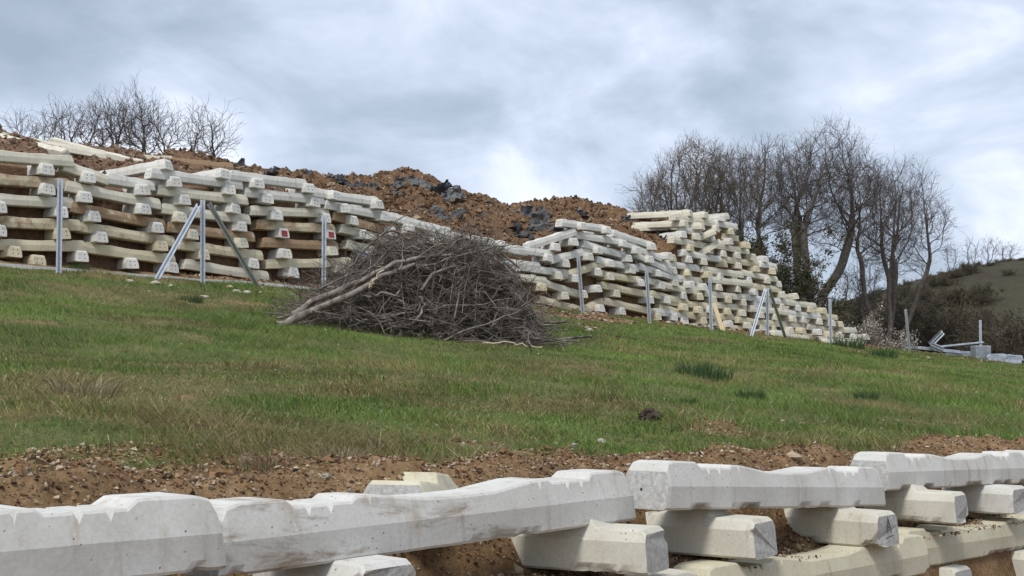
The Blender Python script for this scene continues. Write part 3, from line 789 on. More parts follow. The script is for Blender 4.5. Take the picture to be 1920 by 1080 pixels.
stand((1212, 1218), 503, 607, 'steel post next past the gravel heap')
stand((1331, 1334), 520, 626, 'steel post with the wooden plank leaning beside it')
stand((1556, 1558), 560, 645, 'last steel post before the blossom bush')
stand((1698, 1705), 580, 652, 'leaning steel post between blossom bush and metal scrap', n=NW - 1.8)
stand((1838, 1839), 600, 672, 'upright steel post standing among the metal scrap', n=NW - 1.8)
def tripod(px, pt, pb, legs, label):
    n = NW - 1.35
    b = on_n(px, pb, n); s_, n_ = (float(k) for k in sn(b.x, b.y)); g = float(ground_z(s_, n_))
    root = bpy.data.objects.new('braced_fence_post', None); COL.objects.link(root); root.location = (b.x, b.y, g)
    tag(root, label, 'post', 'braced steel posts before the tall wall')
    bpy.context.view_layer.update()
    inv = Matrix.Translation(root.location).inverted()
    o, base, t = stand((px, px), pt, pb, None, name='post'); 
    mw = o.matrix_world.copy(); o.parent = root; o.matrix_parent_inverse = inv; o.matrix_world = mw
    for (xt, yt, xb, yb, dn) in legs:
        tp, bt = on_n(xt, yt, n - .06), on_n(xb, yb, n + dn)
        s_, n_ = (float(k) for k in sn(bt.x, bt.y)); bt.z = min(bt.z, float(ground_z(s_, n_)) - .02)
        d = (tp - bt).normalized(); H = (tp - bt).length
        o = link('brace', channel_mesh('brace_channel', H, .11, .09)); face = Vector((-bt.x, -bt.y, 0)).normalized()
        y = -face; x = y.cross(d).normalized(); y = d.cross(x).normalized()
        mw = Matrix.Translation(bt) @ Matrix((x, y, d)).transposed().to_4x4()
        o.parent = root; o.matrix_parent_inverse = inv; o.matrix_world = mw
tripod(380, 375, 538, [(372, 385, 290, 531, -.15), (392, 382, 485, 540, -.1)], 'steel post with two slanting braces at the kerb')
tripod(1439, 540, 622, [(1435, 543, 1408, 630, -.5), (1443, 543, 1473, 624, .1)], 'steel post with two slanting braces over the rust red sleeper')
# plank leaning on the wall
a, b = on_n(1358, 628, NW - .75), on_n(1338, 568, NW - .05)
v, f = box_prism(a, b, .17, -.02, .02)
o = link('wooden_plank', npmesh('wooden_plank', np.array(v), np.array(f), [M_PLANK])); tag(o, 'pale wooden plank leaning on the wall beside a steel post', 'plank')

# ------------------------------------------------------------------ scrap at the right
def extrude(name, prof2, L, mat, thick=None):
    P = np.array(prof2, float); k = len(P)
    V = np.concatenate([np.column_stack([np.full(k, x), P]) for x in (0, L)])
    F = [[j, (j + 1) % k, k + (j + 1) % k, k + j] for j in range(k)]
    return npmesh(name, V, [np.array(F)], [mat])
def wbeam(L):
    ys = [-.155, -.13, -.085, -.06, 0, .06, .085, .13, .155]; zs = [.0, .01, .08, .08, 0.01, .08, .08, .01, 0]
    P = list(zip(ys, zs)) + [(y, z - .006) for y, z in list(zip(ys, zs))[::-1]]
    return extrude('beam', P, L, M_SCRAP)
def put(o, a, b, roll=0):
    a, b = Vector(a), Vector(b); d = (b - a).normalized(); y = Z3.cross(d).normalized(); z = d.cross(y)
    o.matrix_world = Matrix.Translation(a) @ Matrix((d, y, z)).transposed().to_4x4() @ Matrix.Rotation(roll, 4, 'X')
YS = world(*ground_hit(1840, 676), 0).y - 1.2
print('scrap depth', YS)
SG = 'galvanised scrap on the grass crest'
for (x1, y1, x2, y2, dy, roll, lab) in [(1692, 650, 1800, 661, 0, .3, 'long flat steel rail lying on the grass before the hedge'),
                                        (1762, 652, 1842, 644, .8, -.2, 'steel rail lying across the scrap toward the upright post'),
                                        (1770, 662, 1850, 664, .4, .6, 'low steel rail lying under the others in the scrap')]:
    a, b = at_depth(x1, y1, YS + dy), at_depth(x2, y2, YS + dy + .6)
    o = link('guard_rail', wbeam((b - a).length)); put(o, a, b, roll); tag(o, lab, 'rail', SG)
root = tag(bpy.data.objects.new('bent_rail', None), 'bent steel rail sticking up from the scrap in an angle', 'rail', SG); COL.objects.link(root)
a, b, c = at_depth(1768, 622, YS), at_depth(1744, 646, YS), at_depth(1768, 656, YS)
root.location = c
bpy.context.view_layer.update()
for q, w in ((a, b), (b, c)):
    o = link('rail_arm', wbeam((w - q).length)); o.parent = root; put(o, q, w, 1.2); m_ = o.matrix_world.copy(); o.matrix_parent_inverse = Matrix.Translation(c).inverted(); o.matrix_world = m_
def warped(name, lx, ly, th, mat, amp, seed, fx=1.2, nx=14, ny=10, jag=.12):
    u, v = np.meshgrid(np.linspace(-.5, .5, nx), np.linspace(-.5, .5, ny), indexing='ij')
    rg = np.random.default_rng(seed)
    X_ = u * lx * (1 + jag * fbm(v * 4, u * 0 + seed, seed=seed, oct=2)); Y_ = v * ly * (1 + jag * fbm(u * 4, v * 0 + seed, seed=seed + 1, oct=2))
    Z_ = amp * fbm(u * fx * 2 + seed, v * fx * 2, seed=seed, oct=3) * 1.6
    top = np.stack([X_, Y_, Z_ + th / 2], -1).reshape(-1, 3); bot = np.stack([X_, Y_, Z_ - th / 2], -1).reshape(-1, 3)
    i = np.arange(nx * ny).reshape(nx, ny); F = grid_faces(nx, ny); k = nx * ny
    edge = np.concatenate([i[0, :], i[1:, -1], i[-1, -2::-1], i[-2:0:-1, 0]]); en = np.roll(edge, -1)
    side = np.column_stack([edge, edge + k, en + k, en])
    return npmesh(name, np.concatenate([top, bot]), [F, F[:, ::-1] + k, side], [mat], False)
b = at_depth(1886, 668, YS); o = link('steel_sheet', warped('steel_sheet', 1.5, .8, .012, M_SCRAP, .09, 4)); o.location = b; o.rotation_euler = (.25, .05, .3)
tag(o, 'buckled pale steel sheet lying at the end of the scrap', 'sheet', SG)
b = at_depth(1884, 678, YS - .6); o = link('steel_sheet', warped('steel_sheet', 1.6, .5, .01, M_SCRAP, .05, 9)); o.location = b + Vector((0, 0, .05)); o.rotation_euler = (1.2, .05, .15)
tag(o, 'grey steel strip standing on edge before the buckled sheet', 'sheet', SG)
bx = at_depth(1840, 672, YS - .4)
v, f = box_prism(bx + Vector((-.36, 0, 0)), bx + Vector((.36, .1, 0)), .5, -.1, .55)
o = link('steel_box', npmesh('steel_box', np.array(v), np.array(f), [M_SCRAP])); bv = o.modifiers.new('b', 'BEVEL'); bv.width = .05; bv.segments = 2
tag(o, 'grey steel box with rounded edges beside the upright post in the scrap', 'box', SG)

# ------------------------------------------------------------------ broken sheets on the bank
AG = 'broken asphalt sheets in the earth bank'
slabs = [(440, 312, .7, .5, 1, 'black asphalt lump on the crest right by the lone bare tree', .5), (488, 318, 1.1, .7, 1, 'black folded asphalt sheet arching on the crest', .9), (590, 330, .8, .6, 0, 'grey asphalt sheet standing in the crest above the wall', .4), (628, 324, .7, .6, 0, 'small dark sheet tip on the crest beside the grey one', .3),
         (655, 345, 1.0, .25, 1, 'narrow black strip slanting below the crest', .2), (745, 345, .7, .45, 0, 'grey sheet flat in the orange earth', .2), (790, 346, .9, .8, 0, 'blue grey sheet on the high crest hump', .5), (822, 352, .8, .4, 1, 'dark rolled sheet end at the fall of the high hump', .8), (850, 366, .9, .6, 0, 'grey crumpled sheet below the high hump', .5), (745, 370, .6, .35, 1, 'small black sheet poking from mid bank', .4),
         (815, 400, 1.0, .6, 0, 'grey sheet half buried above the brush pile', .3), (855, 405, .9, .5, 0, 'pale grey sheet in the lower bank above the brush', .3), (905, 410, .7, .4, 0, 'grey shard lower in the bank', .3), (932, 390, 1.0, .35, 1, 'black sheet edge in the saddle of the crest', .2), (1000, 405, 1.8, .9, 0, 'big crumpled grey sheet below the second hump', .9),
         (1020, 425, 1.2, .8, 0, 'grey folded sheet at the lower side of the big crumpled one', .8), (985, 437, 1.1, .7, 1, 'dark crumpled sheet under the big grey one', .8), (1185, 412, .9, .5, 0, 'grey sheet by the white stack in the saddle', .4), (1210, 402, .7, .6, 0, 'grey sheet standing near the level cream sleeper', .4), (1248, 440, .8, .5, 1, 'dark sheet under the level cream sleeper', .5), (700, 352, .5, .3, 0, 'little grey shard near the narrow black strip', .3), (1090, 402, .5, .4, 1, 'dark shard behind the top of the white stack', .3)]
for i, (px, py, lx, ly, dk, lab, am) in enumerate(slabs):
    hit = bank_hit(px, py + 4)
    if hit is None: hit = bank_hit(px, py + 14)
    if hit is None: continue
    s_, n_ = hit
    o = link('asphalt_sheet', warped('asphalt_sheet', lx * .8, ly * .75, .035, M_ASPH2 if dk else M_ASPH, .20 * am + .07, 100 + i, 2.2, jag=.6))
    o.location = world(s_, n_, float(bank_z(s_, n_)) + .07); o.rotation_euler = (rr.uniform(.4, 1.1), rr.uniform(-.5, .5), rr.uniform(-.4, .9))
    tag(o, lab, 'sheet', AG)

# ------------------------------------------------------------------ rocks, clods
def rock_mesh(name, seed, mat, sub=2, rough=.35):
    import bmesh
    bm = bmesh.new(); bmesh.ops.create_icosphere(bm, subdivisions=sub, radius=1)
    V = np.array([v.co[:] for v in bm.verts]); k = 1 + rough * fbm(V[:, 0] * 1.3 + seed, V[:, 1] * 1.3, V[:, 2] * 1.3, seed, 3) * 1.6
    for v, q in zip(bm.verts, k): v.co *= q
    me = bpy.data.meshes.new(name); bm.to_mesh(me); bm.free(); me.materials.append(mat); return me
stones = [(243, 533, 7, 0, 'flat pale stone in the grass between kerb post and braced post'), (290, 540, 9, 0, 'pale stone at the foot of a slanting brace'), (443, 553, 9, 0, 'pale rounded stone in the grass below the braced post'), (462, 556, 9, 0, 'pale blocky stone next to the rounded one'), (382, 562, 8, 0, 'flat pale stone near bare earth below the braced post'), (320, 545, 6, 0, 'small pale stone beside the slanting brace foot'),
          (430, 541, 7, 1, 'ochre stone by the foot of the second brace'), (1105, 620, 8, 0, 'pale stone in the grass before the gravel heap'), (1075, 846, 9, 0, 'pale chip on the bare earth edge'), (1127, 834, 13, 0, 'pale stone on the small earth heap'), (460, 878, 11, 1, 'yellow stone in the bare earth'), (348, 858, 9, 0, 'flat white chip on the earth hump'), (1043, 838, 6, 0, 'dark sided white chip at the turf edge'),
          (1487, 866, 16, 1, 'large ochre clod at the turf edge above the top sleepers'), (232, 912, 9, 1, 'ochre stone just behind the clean white sleeper'), (610, 917, 10, 0, 'pale stone behind the muddy sleeper'), (1740, 672, 6, 0, 'white stone before the steel rail'), (60, 842, 9, 0, 'pale stone in the thin grass over the bare earth')]
rm = [rock_mesh('stone', i * 7, M_ROCK) for i in range(4)] + [rock_mesh('stone_ochre', 50 + i, M_ROCKB) for i in range(2)]
for i, (px, py, wpx, kd, lab) in enumerate(stones):
    s_, n_ = ground_hit(px, py); p = world(s_, n_, float(ground_z(s_, n_)))
    r = wpx / FPX * p.y
    o = link('stone', rm[4 + i % 2] if kd else rm[i % 4]); o.location = p + Z3 * r * .25; o.scale = (r * 1.15, r * .9, r * .6); o.rotation_euler = (0, 0, rr.uniform(0, 6))
    tag(o, lab, 'stone', 'loose stones on the slope')
# stump
s_, n_ = ground_hit(1214, 788); p = world(s_, n_, float(ground_z(s_, n_)))
o = link('tree_stump', rock_mesh('tree_stump', 17, M_STUMP, 4, .9)); r = 17 / FPX * p.y; o.location = p + Z3 * r * .5; o.scale = (r * 1.15, r, r * .85)
tag(o, 'dark rotten stump lump sitting in the grass', 'stump')

# small loose material as one mass: octahedral crumbs
def crumbs(name, P, R, cols, label, cat, flat=.75):
    k = len(P); rg = np.random.default_rng(len(P))
    base = np.array([(1, 0, 0), (-.5, .87, 0), (-.5, -.87, 0), (0, 0, .9), (0, 0, -.9), (.3, .4, .75)])
    tri = np.array([(0, 5, 3), (0, 1, 5), (1, 3, 5), (1, 2, 3), (2, 0, 3), (1, 0, 4), (2, 1, 4), (0, 2, 4)])
    a = rg.uniform(0, 6.28, k); ca, sa_ = np.cos(a), np.sin(a)
    B_ = base[None] * rg.uniform(.6, 1.25, (k, 6, 1)) * rg.uniform(.7, 1.2, (k, 1, 3)); B_[:, :, 2] *= flat
    t = rg.normal(0, .5, k); ct, st_ = np.cos(t), np.sin(t)
    y2 = B_[:, :, 1] * ct[:, None] - B_[:, :, 2] * st_[:, None]; z2 = B_[:, :, 1] * st_[:, None] + B_[:, :, 2] * ct[:, None]
    x2 = B_[:, :, 0]
    Vv = np.stack([x2 * ca[:, None] - y2 * sa_[:, None], x2 * sa_[:, None] + y2 * ca[:, None], z2], -1) * R[:, None, None] + P[:, None, :]
    F = (np.arange(k) * 6)[:, None, None] + tri[None]
    me = npmesh(name, Vv.reshape(-1, 3), F.reshape(-1, 3), [M_CLOD], False, cols=np.repeat(cols, 6, 0))
    return tag(link(name, me), label, cat, kind='stuff')
def pick(pal, k, rg, var=.2):
    pal = np.array(pal); c = pal[rg.integers(0, len(pal), k)] * rg.uniform(1 - var, 1 + var, (k, 1)); return np.clip(c, 0, .9)
EP = [(.20, .115, .06), (.27, .16, .085), (.33, .205, .115), (.38, .26, .155), (.14, .085, .05), (.30, .15, .07), (.46, .36, .25), (.52, .44, .33), (.09, .058, .038), (.12, .08, .05)]
rg = np.random.default_rng(11)
k = 210000
s_ = rg.uniform(-3.2, 13, k); n_ = .15 + rg.uniform(0, 1, k) ** 1.1 * 3.0
m_ = earth_mask(s_, n_); keep = rg.uniform(0, 1, k) < m_ * .85 * sstep(16, 3, s_); s_, n_ = s_[keep], n_[keep]
x_, y_ = xy(s_, n_); z_ = ground_z(s_, n_); R = .005 + .021 * rg.power(.45, len(s_)) ** 2 * rg.uniform(.3, 1, len(s_)); R = np.where(rg.uniform(0, 1, len(R)) < .012, R * 2.2, R)
crumbs('gravel', np.column_stack([x_, y_, z_ + R * .3]), R, pick(EP, len(R), rg), 'loose brown gravel and crumbled earth behind the low wall', 'gravel')
k = 2600
s_ = rg.uniform(.4, 8, k); n_ = rg.uniform(.0, .30, k); keep = fbm(s_ * 3, n_ * 3, seed=151, oct=2) > .05; s_, n_ = s_[keep], n_[keep]
x_, y_ = xy(s_, n_); R = .004 + .012 * rg.power(.5, len(s_)) ** 2
crumbs('ledge_gravel', np.column_stack([x_, y_, -.925 - .012 * np.clip(s_ - 3, 0, 9) + R * .3]), R, pick(EP, len(R), rg), 'crumbled earth lodged on the second course of the low wall', 'gravel')
k = 60000
s_ = rg.uniform(14, 62, k); n_ = rg.uniform(12, NW + .4, k); m_ = earth_mask(s_, n_); keep = (rg.uniform(0, 1, k) < m_) ; s_, n_ = s_[keep], n_[keep]
x_, y_ = xy(s_, n_); R = .02 + .06 * rg.power(.5, len(s_)) ** 2
crumbs('rubble', np.column_stack([x_, y_, ground_z(s_, n_) + R * .3]), R, pick(EP + [(.5, .42, .33), (.42, .27, .2)], len(R), rg), 'loose rubble and clods along the foot of the tall wall', 'rubble')
k = 34000
k = 70000; s_ = rg.uniform(3, 46, k); n_ = NW + .7 + rg.uniform(0, 1, k) * 6.2; z_ = bank_z(s_, n_)
o_ = sstep(15, 20.5, s_); R = .02 + .085 * rg.power(.4, k) ** 3 + np.where(rg.uniform(0, 1, k) < .012, rg.uniform(.05, .12, k), 0)
lum = fbm(s_ * .9, n_ * .9, z_ * .9, 31, 3) * 1.3 + .9 * np.abs(fbm(s_ * 2.6, n_ * 2.6, z_ * 2.6, 37, 4)); amp = .10 + .13 * np.clip((n_ - NW - .55) / 2, 0, 1)
x_, y_ = xy(s_, n_)
c1 = pick([(.14, .085, .055), (.20, .125, .08), (.26, .18, .12), (.36, .27, .19)], k, rg); c2 = pick([(.14, .080, .043), (.19, .115, .063), (.25, .16, .092), (.09, .052, .03), (.38, .30, .21)], k, rg)
keep = (n_ > NW + 1.0) | (s_ < 33)
cc = c1 * (1 - o_)[:, None] + c2 * o_[:, None]
crumbs('bank_clods', np.column_stack([x_, y_, z_ + amp * lum * 1.25 * sstep(0, .8, n_ - NW - .55) + R * .2])[keep], R[keep], cc[keep], 'loose earth clods covering the bank above the tall wall', 'earth', .85)

# ------------------------------------------------------------------ branches: tubes in batches
def tubes(P, R, sides):
    B_, n, _ = P.shape
    T = np.gradient(P, axis=1); T /= np.linalg.norm(T, axis=2, keepdims=True) + 1e-9
    ref = np.where(np.abs(T[:, :1, 2:3]) > .8, np.array([1., 0, 0]), np.array([0, 0, 1.])); ref = np.broadcast_to(ref, T.shape)
    a = np.cross(T, ref); a /= np.linalg.norm(a, axis=2, keepdims=True) + 1e-9; b = np.cross(T, a)
    an = np.arange(sides) * 2 * math.pi / sides
    V = P[:, :, None, :] + R[:, :, None, None] * (a[:, :, None, :] * np.cos(an)[None, None, :, None] + b[:, :, None, :] * np.sin(an)[None, None, :, None])
    i = np.arange(B_ * n * sides).reshape(B_, n, sides); nx = np.roll(i, -1, 2)
    F = np.stack([i[:, :-1], nx[:, :-1], nx[:, 1:], i[:, 1:]], -1).reshape(-1, 4)
    return V.reshape(-1, 3), F
def join(parts):
    Vs, Fs, k = [], [], 0
    for v, f in parts: Vs.append(v); Fs.append(f + k); k += len(v)
    return np.concatenate(Vs), np.concatenate(Fs)
def grow(start, d, L, r0, r1, n, rg, wob=.18, up=.0, sag=0):
    """start (B,3) d (B,3) L (B,) -> P (B,n,3), R"""
    B_ = len(start); P = np.zeros((B_, n, 3)); P[:, 0] = start; d = d / np.linalg.norm(d, axis=1, keepdims=True)
    for k in range(1, n):
        d = d + rg.normal(0, wob, (B_, 3)); d[:, 2] += up; d /= np.linalg.norm(d, axis=1, keepdims=True)
        P[:, k] = P[:, k - 1] + d * (L / (n - 1))[:, None]
    t = np.linspace(0, 1, n)[None]
    return P, r0[:, None] * (1 - t) + r1[:, None] * t
def children(P, R, cnt, rg, tmin, ang, lenf, Lpar, rf, n, wob, up, rmin):
    B_, m, _ = P.shape; idx = np.repeat(np.arange(B_), cnt); k = len(idx)
    t = (tmin + (1 - tmin) * rg.uniform(0, 1, k) ** .8); x = t * (m - 1); i = np.minimum(x.astype(int), m - 2); f = (x - i)[:, None]
    p = P[idx, i] * (1 - f) + P[idx, i + 1] * f; tg = P[idx, i + 1] - P[idx, i]; tg /= np.linalg.norm(tg, axis=1, keepdims=True)
    rv = rg.normal(0, 1, (k, 3)); rv -= (rv * tg).sum(1, keepdims=True) * tg; rv /= np.linalg.norm(rv, axis=1, keepdims=True)
    a = np.radians(rg.uniform(ang[0], ang[1], k))[:, None]
    d = tg * np.cos(a) + rv * np.sin(a)
    L = Lpar[idx] * lenf * rg.uniform(.55, 1.15, k) * (1.25 - .55 * t)
    rr_ = np.maximum((R[idx, i] * (1 - f[:, 0]) + R[idx, i + 1] * f[:, 0]) * rf * rg.uniform(.7, 1, k), rmin)
    Pn, Rn = grow(p, d, L, rr_, np.maximum(rr_ * .35, rmin * .7), n, rg, wob, up)
    return Pn, Rn, L
def sc_tree(seed, stems, crown, rad, nat, step, r_trunk, r_tip=.011, twigs=3, tl=(.45, 1.05), hollow=.5):
    """grow a skeleton from the ground toward points spread through the crown, then thicken it toward the root"""
    rg = np.random.default_rng(seed); crown = np.array(crown, float); rad = np.array(rad, float)
    a = rg.normal(0, 1, (nat * 2, 3)); a /= np.linalg.norm(a, axis=1, keepdims=True); a *= rg.uniform(0, 1, (nat * 2, 1)) ** hollow
    a = a[a[:, 2] > -.85][:nat]
    a *= 1 + .16 * fbm(a[:, 0] * 2, a[:, 1] * 2, a[:, 2] * 2, seed, 2)[:, None] * 2
    A_ = crown + a * rad
    nodes, par = [np.array([0, 0, -.4])], [-1]
    for k in range(stems):
        p = np.array([rg.normal(0, .1 * (stems > 1)), rg.normal(0, .1 * (stems > 1)), -.4]); ang = 2 * math.pi * (k + rg.uniform(-.3, .3)) / stems
        goal = crown + rad * np.array([.62 * math.cos(ang) * (stems > 1), .62 * math.sin(ang) * (stems > 1), -.5 if stems > 1 else -.6])
        last = 0; d = np.array([0, 0, 1.])
        while np.linalg.norm(goal - p) > step * 1.5 and p[2] < goal[2] + .2:
            d = d * .72 + (goal - p) / np.linalg.norm(goal - p) * .28 + rg.normal(0, .07, 3); d /= np.linalg.norm(d)
            p = p + d * step; nodes.append(p); par.append(last); last = len(nodes) - 1
    Nn_ = np.array(nodes); D_ = np.linalg.norm(A_[:, None] - Nn_[None], axis=2); best = D_.argmin(1); bd = D_.min(1); alive = np.ones(len(A_), bool)
    kids = []
    for it in range(140):
        idx = np.where(alive)[0]
        if not len(idx): break
        Nn_ = np.array(nodes); v = A_[idx] - Nn_[best[idx]]; v /= np.linalg.norm(v, axis=1, keepdims=True) + 1e-9
        acc = np.zeros((len(nodes), 3)); np.add.at(acc, best[idx], v); g = np.where(np.abs(acc).sum(1) > 0)[0]
        d = acc[g]; d /= np.linalg.norm(d, axis=1, keepdims=True) + 1e-9; pp = np.array(par)[g]; pd = np.where((pp >= 0)[:, None], Nn_[g] - Nn_[np.maximum(pp, 0)], 0); pd = pd / (np.linalg.norm(pd, axis=1, keepdims=True) + 1e-9); d = d + .75 * pd + rg.normal(0, .12, d.shape); d[:, 2] += .08; d /= np.linalg.norm(d, axis=1, keepdims=True)
        kids.extend([0] * (len(nodes) - len(kids))); full = [w for w in g if kids[w] >= 3]
        if full: alive &= ~np.isin(best, full)
        ok_ = np.array([kids[w] < 3 for w in g]); g, d = g[ok_], d[ok_]
        if not len(g): continue
        for w in g: kids[w] += 1
        new = Nn_[g] + d * step; base_i = len(nodes)
        for q, w in zip(new, g): nodes.append(q); par.append(int(w))
        dn = np.linalg.norm(A_[:, None] - new[None], axis=2); j = dn.argmin(1); m = dn[np.arange(len(A_)), j]
        up_ = m < bd; bd[up_] = m[up_]; best[up_] = base_i + j[up_]; alive &= bd > step * 1.15
    Nn_ = np.array(nodes); par = np.array(par); cnt = np.zeros(len(par)); hasc = np.zeros(len(par), bool); hasc[par[par >= 0]] = True; cnt[~hasc] = 1
    for i in range(len(par) - 1, 0, -1): cnt[par[i]] += cnt[i]
    e_ = min(2.6, math.log(max(cnt[0] / stems, 3)) / math.log(r_trunk / r_tip)); r = r_tip * np.maximum(cnt, 1) ** (1 / e_); r[0] = r[1:].max() * (1.25 if stems == 1 else 1)
    i = np.arange(1, len(par)); seg = np.stack([Nn_[par[i]], Nn_[i]], 1); rs = np.stack([np.minimum(r[par[i]], r[i] * 1.5), r[i]], 1)
    thick = r[i] > r_trunk * .28
    v0 = tubes(seg[thick], rs[thick], 8) if thick.any() else tubes(seg[:1], rs[:1], 8)
    fine_ = ~thick; parts = [tubes(seg[fine_], rs[fine_], 5)]
    tipn = i[r[i] < r_tip * 2.6]; src = np.repeat(tipn, twigs); dirn = Nn_[src] - Nn_[par[src]]; dirn /= np.linalg.norm(dirn, axis=1, keepdims=True) + 1e-9
    dirn = dirn + rg.normal(0, .55, dirn.shape); dirn[:, 2] += .25
    Lw = rg.uniform(tl[0], tl[1], len(src)); P, R = grow(Nn_[src], dirn, Lw, np.full(len(src), r_tip * .75), np.full(len(src), r_tip * .4), 4, rg, .2, .06); parts.append(tubes(P, R, 3))
    c, rc, lc = children(P, R, 2, rg, .2, (20, 50), .55, Lw, .8, 3, .2, .04, r_tip * .45); parts.append(tubes(c, rc, 3))
    return v0, join(parts)
def tree(name, label, cat, loc, group, parts, mt=M_BARK, mc=M_TWIG, rot=0, scale=1, meshes=None):
    root = bpy.data.objects.new(name, None); COL.objects.link(root); root.location = loc; root.rotation_euler = (0, 0, rot); root.scale = (scale,) * 3
    tag(root, label, cat, group)
    if meshes is None:
        (v, f), (v2, f2) = parts
        meshes = (npmesh('trunk', v, f, [mt], True), npmesh('crown', v2, f2, [mc], True))
    link('trunk', meshes[0], root); link('crown', meshes[1], root)
    return meshes
TG = 'bare trees behind the tall end of the wall'
def tpos(px, Y, z): 
    x = (px - 960) / FPX * Y; return Vector((x, Y, z))
def crown_tree(name, lab, grp, bx, Yd, z, cx, cy, rx, ry, r, stems, seed, nat, mc=M_TWIG, r_tip=.0095, twigs=3, dy=.8, step=.26):
    b0 = tpos(bx, Yd, z); c = at_depth(cx, cy, Yd) - b0; k = Yd / FPX
    return tree(name, lab, 'tree', b0, grp, sc_tree(seed, stems, c, (rx * k, rx * k * dy, ry * k), int(nat * 1.35), step, r * .6, r_tip, twigs), mc=mc)
for bx, Yd, z, cx, cy, rx, ry, r, stems, seed, nat, lab in [
        (1515, 60, 1.2, 1552, 360, 112, 106, .32, 3, 61, 1100, 'tallest bare tree with a thick trunk beyond the wall end'),
        (1488, 62, 1.2, 1458, 366, 76, 94, .17, 3, 62, 700, 'slender many stemmed bare tree beside the thick trunk, behind the ivy'),
        (1650, 63, .9, 1634, 415, 70, 100, .2, 2, 63, 560, 'bare tree standing over the blossom bush with an upright crown'),
        (1668, 65, .9, 1698, 425, 76, 108, .2, 3, 64, 650, 'outermost bare tree leaning toward the open hillside'),
        (1392, 60, 1.5, 1378, 372, 70, 96, .13, 4, 65, 800, 'dense twiggy bare tree right behind the tall stack top'),
        (1312, 59, 1.8, 1302, 374, 80, 106, .12, 5, 66, 900, 'bushy many stemmed bare tree behind the cream capping sleeper'),
        (1238, 60, 2.2, 1226, 396, 46, 62, .08, 4, 67, 450, 'low bare tree behind the saddle of the bank'),
        (1612, 64, .9, 1614, 545, 46, 44, .07, 4, 69, 260, 'small bushy bare tree under the upright one by the blossom bush')]:
    crown_tree('bare_tree', lab, TG, bx, Yd, z, cx, cy, rx, ry, r, stems, seed, nat, M_TWIG2 if seed in (65, 66, 67) else M_TWIG, twigs=4 if seed in (65, 66, 67) else 3)
LT = 'bare trees behind the bank crest'
for bx, Yd, z, cx, cy, rx, ry, r, stems, seed, nat, lab in [
        (210, 46, 3.9, 196, 256, 58, 54, .11, 2, 81, 330, 'widest bare tree behind the bank crest'), (122, 46, 4.2, 112, 256, 42, 40, .07, 3, 82, 200, 'bare tree behind the rust banded loose sleeper'), (285, 46, 3.4, 288, 262, 50, 46, .08, 2, 83, 260, 'bare tree between the widest one and the lone one on the crest'),
        (384, 45, 3.2, 388, 268, 46, 46, .09, 2, 84, 230, 'lone narrow bare tree near the black asphalt lump'), (48, 48, 4.2, 46, 252, 36, 22, .04, 3, 85, 80, 'thin twiggy bare tree at the far end of the crest row'), (236, 47, 3.8, 246, 238, 46, 50, .08, 2, 87, 230, 'tall thin bare tree close behind the widest one')]:
    crown_tree('crest_tree', lab, LT, bx, Yd, z, cx, cy, rx, ry, r, stems, seed, nat, step=.22, twigs=2, r_tip=.010)
HT = 'small bare trees on the hill'
for i, (px, Yd, ry, lab) in enumerate([(1785, 112, 24, 'bare hill tree standing next to the dip of the skyline'), (1822, 114, 22, 'bare hill tree in the middle of the small skyline row'), (1856, 114, 20, 'bare hill tree next to the skyline scrub'), (1888, 116, 16, 'smallest bare hill tree at the end of the skyline row')]):
    x = (px - 960) / FPX * Yd; zz = float(hill_z(x, Yd)) - .2; _, hy_ = proj(x, Yd, zz)
    crown_tree('hill_tree', lab, HT, px, Yd, zz, px, float(hy_) - ry - 6, 19, ry, .05, 3, 200 + i, 90, step=.3, twigs=2, r_tip=.012)

# ------------------------------------------------------------------ shrubs
def shrub_parts(seed, w, h, cols, nl, stems=9, size=.05, twn=(6, 6, 4), rmin=.008):
    rg = np.random.default_rng(seed)
    d = np.column_stack([rg.normal(0, .5 * w / h, stems), rg.normal(0, .5 * w / h, stems), np.ones(stems)])
    L = np.full(stems, h * .8) * rg.uniform(.7, 1.1, stems)
    P, R = grow(np.column_stack([rg.normal(0, w * .15, stems), rg.normal(0, w * .15, stems), np.full(stems, -.2)]), d, L, np.full(stems, .035), np.full(stems, .012), 7, rg, .16, .02)
    a, ra, la = children(P, R, twn[0], rg, .12, (25, 60), .55, L, .65, 5, .2, .03, rmin)
    b, rb, lb = children(a, ra, twn[1], rg, .1, (25, 65), .5, la, .7, 4, .22, .02, rmin)
    c, rc, lc = children(b, rb, twn[2], rg, .1, (25, 65), .5, lb, .7, 3, .22, .0, rmin * .8)
    stem = join([tubes(P, R, 5), tubes(a, ra, 4), tubes(b, rb, 3), tubes(c, rc, 3)])
    if not nl: return stem, None
    src = np.concatenate([b.reshape(-1, 3), c.reshape(-1, 3), c.reshape(-1, 3)]); src = src[rg.integers(0, len(src), nl)] + rg.normal(0, .06, (nl, 3))
    u = rg.normal(0, 1, (nl, 3)); u /= np.linalg.norm(u, axis=1, keepdims=True); v = np.cross(u, rg.normal(0, 1, (nl, 3))); v /= np.linalg.norm(v, axis=1, keepdims=True)
    sz = size * rg.uniform(.5, 1.3, (nl, 1))
    V = np.stack([src - u * sz, src + v * sz * .5, src + u * sz, src - v * sz * .5], 1).reshape(-1, 3)
    F = np.arange(nl * 4).reshape(-1, 4); cc = np.repeat(pick(cols, nl, rg, .25), 4, 0)
    return stem, (V, F, cc)
def shrub_meshes(*a, mt=M_TWIG2, **k):
    st, lf = shrub_parts(*a, **k)
    return npmesh('stem', st[0], st[1], [mt], True), (npmesh('foliage', lf[0], lf[1], [M_LEAF], False, cols=lf[2]) if lf else None)
